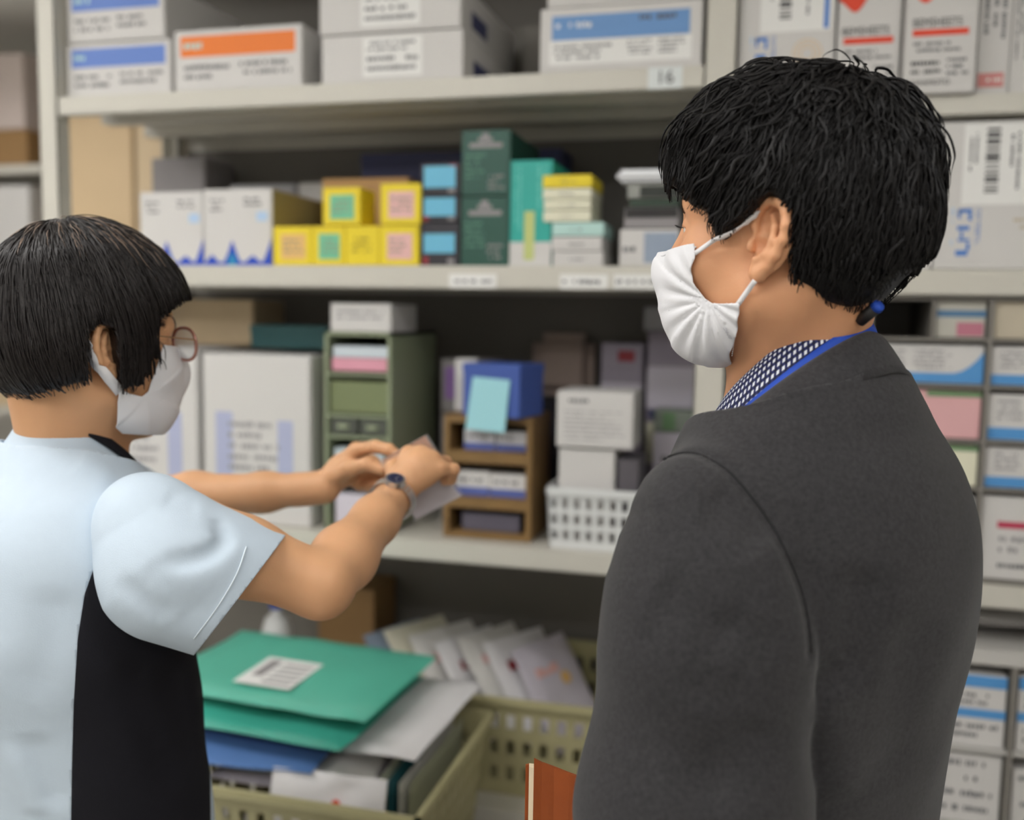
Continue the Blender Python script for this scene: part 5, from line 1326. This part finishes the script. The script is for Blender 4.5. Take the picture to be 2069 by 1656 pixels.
# tunic: trunk, side panel, sleeves
def tunic_base(q):
    d = stack(q, WROWS, 2.2)
    return smin(d, ell(q, (-.070, 0, -.20), (.078, .110, .12)), .05)
tb_ = lambda P: tunic_base(BW.l(P))
WF = [foldline(tb_, BW, p, w, a) for p, w, a in (([(120, 1180), (100, 1300), (60, 1420)], .025, .004), ([(60, 1480), (90, 1560), (120, 1640)], .018, .005), ([(20, 1500), (60, 1590), (80, 1650)], .016, -.004), ([(250, 1330), (300, 1450), (360, 1600)], .022, .006), ([(330, 1330), (370, 1450), (390, 1560)], .02, .005), ([(150, 930), (190, 945), (230, 985)], .016, -.004))]
def tunic(P):
    q = BW.l(P); return tunic_base(q)+folds(q, WF)+.001*np.sin(q[:, 2]*50+q[:, 0]*20)
tlo = np.min([BW.w((sx*.26, sy*.26, -.84)) for sx in (-1, 1) for sy in (-1, 1)], axis=0); thi = np.max([BW.w((sx*.26, sy*.26, .03)) for sx in (-1, 1) for sy in (-1, 1)], axis=0)
v_, f_ = nets(tunic, tlo, thi, .0045)
q = BW.l(v_); kk = (1+q[:, 0]/np.maximum(np.hypot(q[:, 0], q[:, 1]), 1e-6))/2
g0 = np.minimum(np.maximum((-.012-.050*kk)-q[:, 2], np.hypot(q[:, 0]/.95, q[:, 1])-.085), q[:, 2]+.80)
v_, f_ = clip(v_, f_, g0)
pj = PROJ(v_); q = BW.l(v_)
PANELP = [(196, 1060), (192, 1140), (171, 1200), (157, 1290), (149, 1420), (145, 1560), (143, 1700), (140, 2900), (440, 2900), (426, 1656), (424, 1500), (440, 1290), (440, 1060)]
gp_ = -poly_dist(pj[:, :2], PANELP)*.0006; gp_ = np.minimum(gp_, -q[:, 1]-.0)
a_, b_ = clip(v_, f_, gp_); o = mesh_np('side_panel', a_, b_, PANEL); a_, b_ = clip(v_, f_, -gp_); tn = mesh_np('tunic', a_, b_, TUNIC); keepw(tn, woman); solid(tn, .003, -1)
o.parent = tn; o.matrix_parent_inverse = Matrix.Identity(4); solid(o, .003, -1)
RC = UW(489, 1195, 1.012); LC = LS*.35+LE*.65
def sleeve(P, S0, C, r0, r1, fr=None):
    ax = _n(C-S0); d = chain(P, [S0-ax*.01, S0*.5+C*.5, C+ax*.03], [r0, (r0+r1)/2, r1], .03)
    return d
RM = UW(352, 1143, .985)
sl_ = lambda P: chain(P, [RS, RM, RC, RC+_n(RC-RM)*.04], [.050, .0705, .066, .067], .045)
SF = [foldline(sl_, BW, p, w, a) for p, w, a in (([(436, 1046), (453, 1085), (432, 1112), (385, 1130), (330, 1136)], .009, .010), ([(290, 1140), (340, 1195), (420, 1262)], .028, .004), ([(470, 1085), (440, 1140), (350, 1200)], .024, -.004), ([(330, 1006), (365, 1020), (405, 1030)], .014, .002), ([(236, 1170), (290, 1218), (350, 1250)], .012, .005))]
def sleeve_r(P):
    return sl_(P)+folds(BW.l(P), SF)
lo2 = np.minimum(RS, RC)-.12; hi2 = np.maximum(RS, RC)+.12
v_, f_ = nets(sleeve_r, lo2, hi2, .0035)
cax = _n(UW(489, 1195, 1.012)-UW(330, 1082, 1.0)); 
g = (RC-v_)@cax; g2 = np.where((v_-RS)@_n(RC-RS) > .0, .05, tb_(v_)+.012)
a_, b_ = clip(v_, f_, np.minimum(g, g2)); o = mesh_np('sleeve', a_, b_, TUNIC); o.parent = tn; o.matrix_parent_inverse = Matrix.Identity(4); solid(o, .0025, -1); slR = o
sl2 = lambda P: sleeve(P, LS, LC, .060, .056)
v_, f_ = nets(sl2, np.minimum(LS, LC)-.12, np.maximum(LS, LC)+.12, .006)
a_, b_ = clip(v_, f_, (LC-v_)@_n(LC-LS)); o = mesh_np('sleeve', a_, b_, TUNIC); o.parent = tn; o.matrix_parent_inverse = Matrix.Identity(4); solid(o, .0025, -1)
# seams
SEAMC = mat('seam_blue', (222, 234, 242), .85)
def seam(name, fn, pts, r, m, parent, lift=.0004, n=40):
    C = trace(fn, spline(np.array(pts, float), n), lift=lift); mbx = MB(); mbx.tube([tuple(p) for p in C], r, 5)
    s_ = mbx.build(name, m, None, True); s_.parent = parent; s_.matrix_parent_inverse = Matrix.Identity(4); return s_
both = lambda P: np.minimum(tunic(P), sleeve_r(P))
seam('cuff_seam', sleeve_r, [(498, 1104), (478, 1160), (440, 1225), (392, 1290)], .0008, SEAMC, tn)
# stand collar
def wring(phi, a, b, f0, u0, u1, pw=1.0):
    ph = np.radians(phi); k = (1-np.cos(ph))/2
    return BW.w(np.stack([f0-a*np.cos(ph), b*np.sin(ph), u0+(u1-u0)*k**pw], -1))
PW = np.linspace(-165, 165, 90)
w1 = wring(PW, .058, .058, .004, .058, -.050, .75); w2 = wring(PW, .064, .066, .002, .026, -.062, .8); w3 = wring(PW, .082, .092, -.006, -.018, -.076, .9)
co, G_ = collar('collar', [w1, w2, w3], TUNIC, tn, .002, 8); co.parent = tn; co.matrix_parent_inverse = Matrix.Identity(4)
PL = np.linspace(-150, -60, 40)
s1 = wring(PL, .0600, .0600, .006, .058, -.046, .75); s2 = wring(PL, .066, .066, .006, .040, -.060, .8)
o, G_ = collar('neck_strap', [s1, s2], PANEL, tn, .0015, 4); keepw(o, woman)

# hair
def whull(P):
    h = HW.l(P)
    d = smin(head_sdf(h, HS)-.005, ell(h, (-.004, 0, .046), (.106, .092, .104)), .02)
    d = smin(d, ell(h, (-.022, 0, .000), (.086, .090, .072)), .03)
    d = smin(d, ell(h, (.036, 0, .052), (.070, .080, .064)), .03)
    return d
HPX = [(378, 606), (346, 628), (324, 655), (320, 690), (327, 738), (313, 712), (303, 752), (285, 778), (250, 786), (243, 760), (238, 700), (233, 664), (205, 655), (181, 676), (176, 722), (176, 768), (130, 783), (60, 797)]
wl = HW.l(trace(whull, HPX))
WP = [(.32, wl[0, 2]), (wl[0, 0]+.02, wl[0, 2])]+[(p[0], p[2]) for p in wl]+[(-.32, wl[-1, 2]-.008), (-.32, .4), (.32, .4)]
def whair(P):
    h = HW.l(P); return smax(smax(whull(P), poly_dist(h[:, [0, 2]], WP), .008), -(head_sdf(h, HS)+.004), .002)
v_, f_ = nets(whair, HW.O-np.array([.19, .19, .13]), HW.O+.19, .003)
whm = mesh_np('hair', v_, f_, HAIRW); keepw(whm, woman)
rnd = np.random.RandomState(11)
hv, hf = v_, f_; tri = hv[hf]; ar = np.linalg.norm(np.cross(tri[:, 2]-tri[:, 0], tri[:, 3]-tri[:, 1]), axis=1); hc = HW.l(tri.mean(1))
outer = (head_sdf(hc, HS) > .004).astype(float)
def wflow(P):
    h = HW.l(P); w = h-np.array([-.035, .0, .165]); o_ = np.stack([w[:, 0], w[:, 1]*1.3, -np.clip((.16-h[:, 2])*9, .05, 1.6)*np.hypot(w[:, 0], w[:, 1])-.004], 1)
    o_ /= np.linalg.norm(o_, axis=1)[:, None]+1e-6; return (o_@HW.M.T)*.8
wstop = lambda P: poly_dist(HW.l(P)[:, [0, 2]], WP) > .0005
def batch(n, sel, ln, lv, off, ov, rad, rv, curl, steps=14, flow=wflow, stop=wstop):
    R_ = roots_on(n, sel); return strands(whull, R_, flow(R_)+rnd.randn(n, 3)*.10, ln+lv*rnd.rand(n), steps, off+ov*rnd.rand(n), rad+rv*rnd.rand(n), curl, rnd, flow, .0005, stop=stop)
B1 = batch(3600, outer, .06, .10, .0008, .0022, .0005, .0007, .10)
B2 = batch(500, outer*(hc[:, 2] < .02), .02, .02, .0008, .003, .0004, .0005, .25, 6, stop=lambda P: poly_dist(HW.l(P)[:, [0, 2]], WP) > .007)
B3 = batch(500, outer*(hc[:, 2] > .11), .05, .06, .002, .003, .0004, .0004, .3)
vs = [B1[0], B2[0], B3[0]]; fs = [B1[1], B2[1], B3[1]]; off_ = np.cumsum([0]+[len(v) for v in vs])
lk = mesh_np('hair_locks', np.concatenate(vs), np.concatenate([f+o_ for f, o_ in zip(fs, off_)]), HAIRW, whm); lk.matrix_parent_inverse = Matrix.Identity(4)
B4 = batch(170, outer*(hc[:, 2] > .125), .02, .05, .0025, .0025, .0003, .0003, .25)
lk = mesh_np('grey_strands', B4[0], B4[1], mat('grey_hair', (150, 128, 112), .4, .4), whm); lk.matrix_parent_inverse = Matrix.Identity(4)

# mask, loop
def w_maskf(P):
    h = HW.l(P)/HS; d = head_sdf(h, 1.0)-.0035
    d = smin(d, ell(h, (.064, 0, -.036), (.046, .044, .052)), .03); d = smin(d, ell(h, (.036, 0, -.070), (.048, .054, .030)), .03)
    return smin(d, cone(h, (.098, 0, -.008), (.102, 0, -.032), .010, .012), .02)*HS
ed = HW.l(trace(w_maskf, [(330, 696), (322, 722), (316, 742), (305, 772), (300, 790), (287, 801), (262, 795), (241, 784), (237, 812), (233, 862)]))
WM = [(.3, ed[0, 2]-.012), (ed[0, 0]+.03, ed[0, 2]-.003)]+[(p[0], p[2]) for p in ed]+[(ed[-1, 0]+.01, ed[-1, 2]-.008), (.3, ed[-1, 2]-.03)]
WG = HW.l(trace(w_maskf, [(296, 797)]))[0]
def w_mask(P):
    h = HW.l(P); d = w_maskf(P); th = np.arctan2(h[:, 2]-WG[2], h[:, 0]-WG[0]); r = np.hypot(h[:, 2]-WG[2], h[:, 0]-WG[0])
    s_ = ((th+2.2)*1.05) % 1.0
    return d-.0022*np.clip(r*22, 0, 1)*(th < .75)*np.where(s_ < .9, s_, (1-s_)*9)
v_, f_ = nets(w_mask, HW.w((.06, 0, -.05))-.16, HW.w((.06, 0, -.05))+.16, .0026)
kh = HW.l(v_); v_, f_ = clip(v_, f_, np.minimum(-poly_dist(kh[:, [0, 2]], WM), kh[:, 0]))
wm = mesh_np('face_mask', v_, f_, MASKM); keepw(wm, woman); solid(wm, .0008, 1)
wb0 = lambda P: woman_body(P)
wlp = lambda P: np.minimum(wb0(P), w_maskf(P))
p1_ = trace(w_maskf, [(242, 792)])[0]; e1_ = trace(wb0, [(212, 752), (184, 712), (186, 690)])
strap('ear_loop', [p1_, e1_[0], e1_[1], e1_[2]], .0115, ELAS, wm, wb0, .0020, 14)

# glasses
FRAME = mat('rose_frame', (186, 132, 118), .2, .6, metal=.5, coat=.5); LENS = mat('lens', (240, 244, 246), .05, .8, alpha=.55, coat=1.0); GOLD = mat('gold_wire', (196, 164, 130), .25, metal=1.0)  # lens tinted white to stand for its bright reflection
gl = empty('glasses_root') if False else None
mbx = MB(); mlens = MB(); wire = MB()
for sd in (-1, 1):
    cxl = np.array([.1045, sd*.034, .013])*HS; e1 = _n((.16, sd*1.0, 0)); e2 = _n((-.10, 0, 1.0))
    def pt(t, k=1.0): 
        c, s_ = math.cos(t), math.sin(t); x = np.sign(c)*abs(c)**.85*.0245*k; y = np.sign(s_)*abs(s_)**.85*.0195*k; return HW.w(cxl+e1*x+e2*y)
    mbx.tube([tuple(pt(t)) for t in np.linspace(0, 6.2832, 41)], .0021, 6, False)
    ring_ = [pt(t, .98) for t in np.linspace(0, 6.2832, 33)[:-1]]; c0 = HW.w(cxl+np.array([.0012, 0, 0]))
    mlens.add([tuple(c0)]+[tuple(p) for p in ring_], [(0, 1+i, 1+(i+1) % 32) for i in range(32)])
    h0 = cxl+e1*.024+e2*.006; wire.tube([tuple(HW.w(h0)), tuple(HW.w((h0[0]-.004, sd*.066, h0[2]))), tuple(HW.w((.05, sd*.074, .021))), tuple(HW.w((.0, sd*.083, .030))), tuple(HW.w((-.016, sd*.084, .024))), tuple(HW.w((-.030, sd*.082, .002)))], .0009, 6)
    wire.tube([tuple(HW.w(cxl-e1*.020-e2*.004)), tuple(HW.w((.096, sd*.011, .004)))], .0007, 5)
mbx.tube([tuple(HW.w(np.array([.1085, sd*.0115, .018])*HS)) for sd in (-1, -.4, .4, 1)], .0012, 6)
gf = mbx.build('glasses', FRAME, None, True); keepw(gf, woman)
o = mlens.build('lenses', LENS, None, True); o.parent = gf; o.matrix_parent_inverse = Matrix.Identity(4)
o = wire.build('temples', GOLD, None, True); o.parent = gf; o.matrix_parent_inverse = Matrix.Identity(4)
for sd in (1, -1):
    c0 = HW.w(np.array([.0738, sd*.032, .0095])*HS); bm2 = bmesh.new(); bmesh.ops.create_uvsphere(bm2, u_segments=20, v_segments=12, radius=.0132, matrix=Matrix.Translation(tuple(c0))); me = bpy.data.meshes.new('eye'); bm2.to_mesh(me); bm2.free()
    oe = link('eye', me, EYEW); keepw(oe, woman)
    hd = lambda P: head_sdf(HW.l(P), HS)
    rb = np.array([(.089-.032*t**2, sd*(.016+.032*t), .031+.005*math.sin(2.2*t)) for t in rnd.rand(90)])*HS+rnd.randn(90, 3)*np.array([.0, .0008, .0012]); Pw = HW.w(rb)
    for _ in range(6): g = grad(hd, Pw, 5e-4); Pw = Pw-g*hd(Pw)[:, None]
    bv_, bf_ = strands(hd, Pw, np.tile(HW.M@np.array([-.5, sd*.8, .35]), (90, 1)), .006+.003*rnd.rand(90), 4, np.full(90, .0006), np.full(90, .0003), .1, rnd)
    keepw(mesh_np('eyebrow', bv_, bf_, LASH), woman)

# wristwatch on the right wrist
ax = _n(RWr-RE); nrm = _n(np.array(UW(795, 975, 1.0))-np.array(UW(800, 1000, 1.215))); nrm = _n(nrm-ax*(nrm@ax)); nrm = _n(nrm*.93+np.cross(ax, nrm)*(-.37)); sdv = np.cross(ax, nrm)
WC = RWr-ax*.012; ww_ = MB()
for i in range(30):
    t = 2*math.pi*i/30; c = WC+(nrm*math.cos(t)*.0275+sdv*math.sin(t)*.0300); tv_ = _n(-nrm*math.sin(t)*.0275+sdv*math.cos(t)*.0300); rv_ = np.cross(tv_, ax)
    for (o0, o1) in ((-.0072, -.0030), (-.0026, .0026), (.0030, .0072)):
        vs_ = [tuple(c+ax*a1+tv_*b1+rv_*c1) for c1 in (-.0011, .0011) for (a1, b1) in ((o0, -.0025), (o1, -.0025), (o1, .0025), (o0, .0025))]
        ww_.add(vs_, [(0, 3, 2, 1), (4, 5, 6, 7), (0, 1, 5, 4), (1, 2, 6, 5), (2, 3, 7, 6), (3, 0, 4, 7)])
wt = ww_.build('wristwatch', SILVER); keepw(wt, woman)
def disc(name, r0, z0, r1, z1, m):
    mb_ = MB(); n_ = 32; c = WC+nrm*.0275
    for (r, z) in ((0, z0), (r0, z0), (r1, z1), (0, z1)):
        pass
    P0 = [tuple(c+nrm*z0+(ax*math.cos(6.2832*i/n_)+sdv*math.sin(6.2832*i/n_))*r0) for i in range(n_)]; P1 = [tuple(c+nrm*z1+(ax*math.cos(6.2832*i/n_)+sdv*math.sin(6.2832*i/n_))*r1) for i in range(n_)]
    mb_.add(P0+P1, [tuple(range(n_-1, -1, -1)), tuple(range(n_, 2*n_))]+[(i, (i+1) % n_, n_+(i+1) % n_, n_+i) for i in range(n_)])
    o = mb_.build(name, m); o.parent = wt; o.matrix_parent_inverse = Matrix.Identity(4); return o
disc('watch_case', .0138, -.001, .0132, .0058, SILVER); disc('watch_dial', .0116, .0055, .0114, .0062, mat('navy_dial', (30, 36, 74), .12, .6, coat=1.0))
mb_ = MB(); c = WC+nrm*(.0275+.0066)
for an, ln in ((.6, .006), (2.5, .0085)):
    dv = ax*math.cos(an)+sdv*math.sin(an); mb_.tube([tuple(c), tuple(c+dv*ln)], .0004, 4)
for i in range(12):
    dv = ax*math.cos(i*.5236)+sdv*math.sin(i*.5236); mb_.tube([tuple(c+dv*.0085), tuple(c+dv*.0102)], .00035, 4)
o = mb_.build('watch_hands', SILVER); o.parent = wt; o.matrix_parent_inverse = Matrix.Identity(4)

# trousers and shoes of both, below the picture
def legs(fr, m, root, h0, w, up0):
    def fn(P):
        q = fr.l(P); d = None
        for sd in (1, -1):
            e = chain(q, [(.0, sd*w, up0), (.015, sd*w*1.02, up0-.40), (-.01, sd*w*1.05, -fr.O[2]+.07)], [.098, .072, .062], .04); d = e if d is None else smin(d, e, .04)
        return smin(d, ell(q, (.0, 0, up0+.02), (.115, .155, .10)), .06)
    lo = fr.O-.26; lo[2] = 0; hi = fr.O+.26; hi[2] = fr.O[2]+up0+.14
    v, f = nets(fn, lo, hi, .012); v, f = clip(v, f, v[:, 2]-.055); o = mesh_np('trousers', v, f, m); keepw(o, root)
    for sd in (1, -1):
        def sh(P):
            q = fr.l(P); z = q[:, 2]+fr.O[2]; p = np.stack([q[:, 0], q[:, 1], z], 1)
            d = smin(ell(p, (.06, sd*w*1.05, .040), (.135, .046, .038)), ell(p, (-.02, sd*w*1.05, .055), (.055, .042, .055)), .03); return smax(d, .004-z, .004)
        c = fr.w((.05, sd*w*1.05, 0)); c[2] = .05; v, f = nets(sh, c-.2, c+.2, .008); o = mesh_np('shoe', v, f, SHOEM); keepw(o, root)
legs(BM, TROU, man, 1, .095, -.66); legs(BW, PANEL, woman, 1, .088, -.66)

# ------------------------------------------------------------------ things held
pouch = empty('plastic_pouch', tuple(UW(850, 965, 1.268))); tag(pouch, 'clear plastic pouch with white and brown card inside, held in the woman\'s hands', 'pouch')
CLEAR = mat('clear_film', (235, 235, 238), .12, .5, alpha=.13)
def plate(name, px, d0, d1, m, th, parent):
    fr_ = [np.array(UW(x, y, d0+(d1-d0)*k)) for (x, y), k in px]; n_ = _n(np.cross(fr_[1]-fr_[0], fr_[2]-fr_[0])); 
    mb_ = MB(); k = len(fr_); mb_.add([tuple(p-n_*th/2) for p in fr_]+[tuple(p+n_*th/2) for p in fr_], [tuple(range(k)), tuple(range(2*k-1, k-1, -1))]+[(i, k+i, k+(i+1) % k, (i+1) % k) for i in range(k)])
    o = mb_.build(name, m); o.parent = parent; o.matrix_parent_inverse = Matrix.Translation(parent.location).inverted(); return o
plate('pouch_film', [((863, 876), 0), ((938, 1000), .4), ((838, 1055), .6), ((765, 931), .2)], 1.272, 1.272, CLEAR, .0016, pouch)
plate('white_card', [((921, 990), 0), ((932, 1001), 0), ((840, 1048), 0), ((800, 985), 0), ((890, 938), 0)], 1.2755, 1.2755, mat('pouch_card', (214, 206, 214), .5), .001, pouch)
plate('brown_card', [((860, 880), 0), ((884, 921), 0), ((800, 964), 0), ((772, 928), 0)], 1.2785, 1.2785, mat('ochre_card', (158, 96, 38), .6), .001, pouch)
nb = empty('notebook', tuple(U(1122, 1640, .95))); tag(nb, 'orange-brown leather notebook with cream pages held in front of the man', 'notebook')
LEA = mat('tan_leather', (160, 78, 28), .45, .4, noise=.25, nscale=18, bump=.3, bscale=300); PAGE = mat('cream_page', (232, 214, 184), .7)
def slab(name, pts, d0, d1, m, parent, z0=.93):
    "an upright sheet: seen top edge points (px, py, depth), extended down to a height, given thickness away from the viewer"
    top = [np.array(U(x, y, d)) for x, y, d in pts]; back = [t+_n((t-CAM)*np.array([1, 1, 0]))*d1 for t in top]; k = len(top)
    mb_ = MB(); dn = lambda p: (p[0], p[1], z0)
    V = [tuple(p) for p in top]+[tuple(p) for p in back]+[dn(p) for p in top]+[dn(p) for p in back]
    F_ = []
    for i in range(k-1): F_ += [(i, i+1, 2*k+i+1, 2*k+i), (k+i+1, k+i, 3*k+i, 3*k+i+1), (i+1, i, k+i, k+i+1), (2*k+i, 2*k+i+1, 3*k+i+1, 3*k+i)]
    F_ += [(0, k, 3*k, 2*k)[::-1], (k-1, 2*k-1, 4*k-1, 3*k-1)]
    mb_.add(V, [tuple(f) for f in F_]); o = mb_.build(name, m); o.parent = parent; o.matrix_parent_inverse = Matrix.Translation(parent.location).inverted(); return o
slab('front_cover', [(1079, 1533, .930), (1095, 1541, .930), (1120, 1550, .928), (1150, 1562, .922), (1200, 1580, .915), (1250, 1597, .91)], 0, .003, LEA, nb)
slab('pages', [(1069, 1549, .938), (1079, 1550, .936), (1150, 1570, .928), (1250, 1600, .918)], 0, .008, PAGE, nb)
slab('back_cover', [(1062, 1546, .950), (1070, 1544, .950), (1150, 1570, .942), (1250, 1600, .932)], 0, .003, LEA, nb)
# text becomes plain mesh; the parented pieces keep their place
bpy.context.view_layer.update()
dg = bpy.context.evaluated_depsgraph_get()
for o in [o for o in SC.objects if o.type == 'FONT']:
    me = bpy.data.meshes.new_from_object(o.evaluated_get(dg)); n = o.name
    k = bpy.data.objects.new('glyphs', me); COL.objects.link(k); k.parent = o.parent
    k.matrix_local = o.matrix_local.copy()
    bpy.data.objects.remove(o); k.name = n
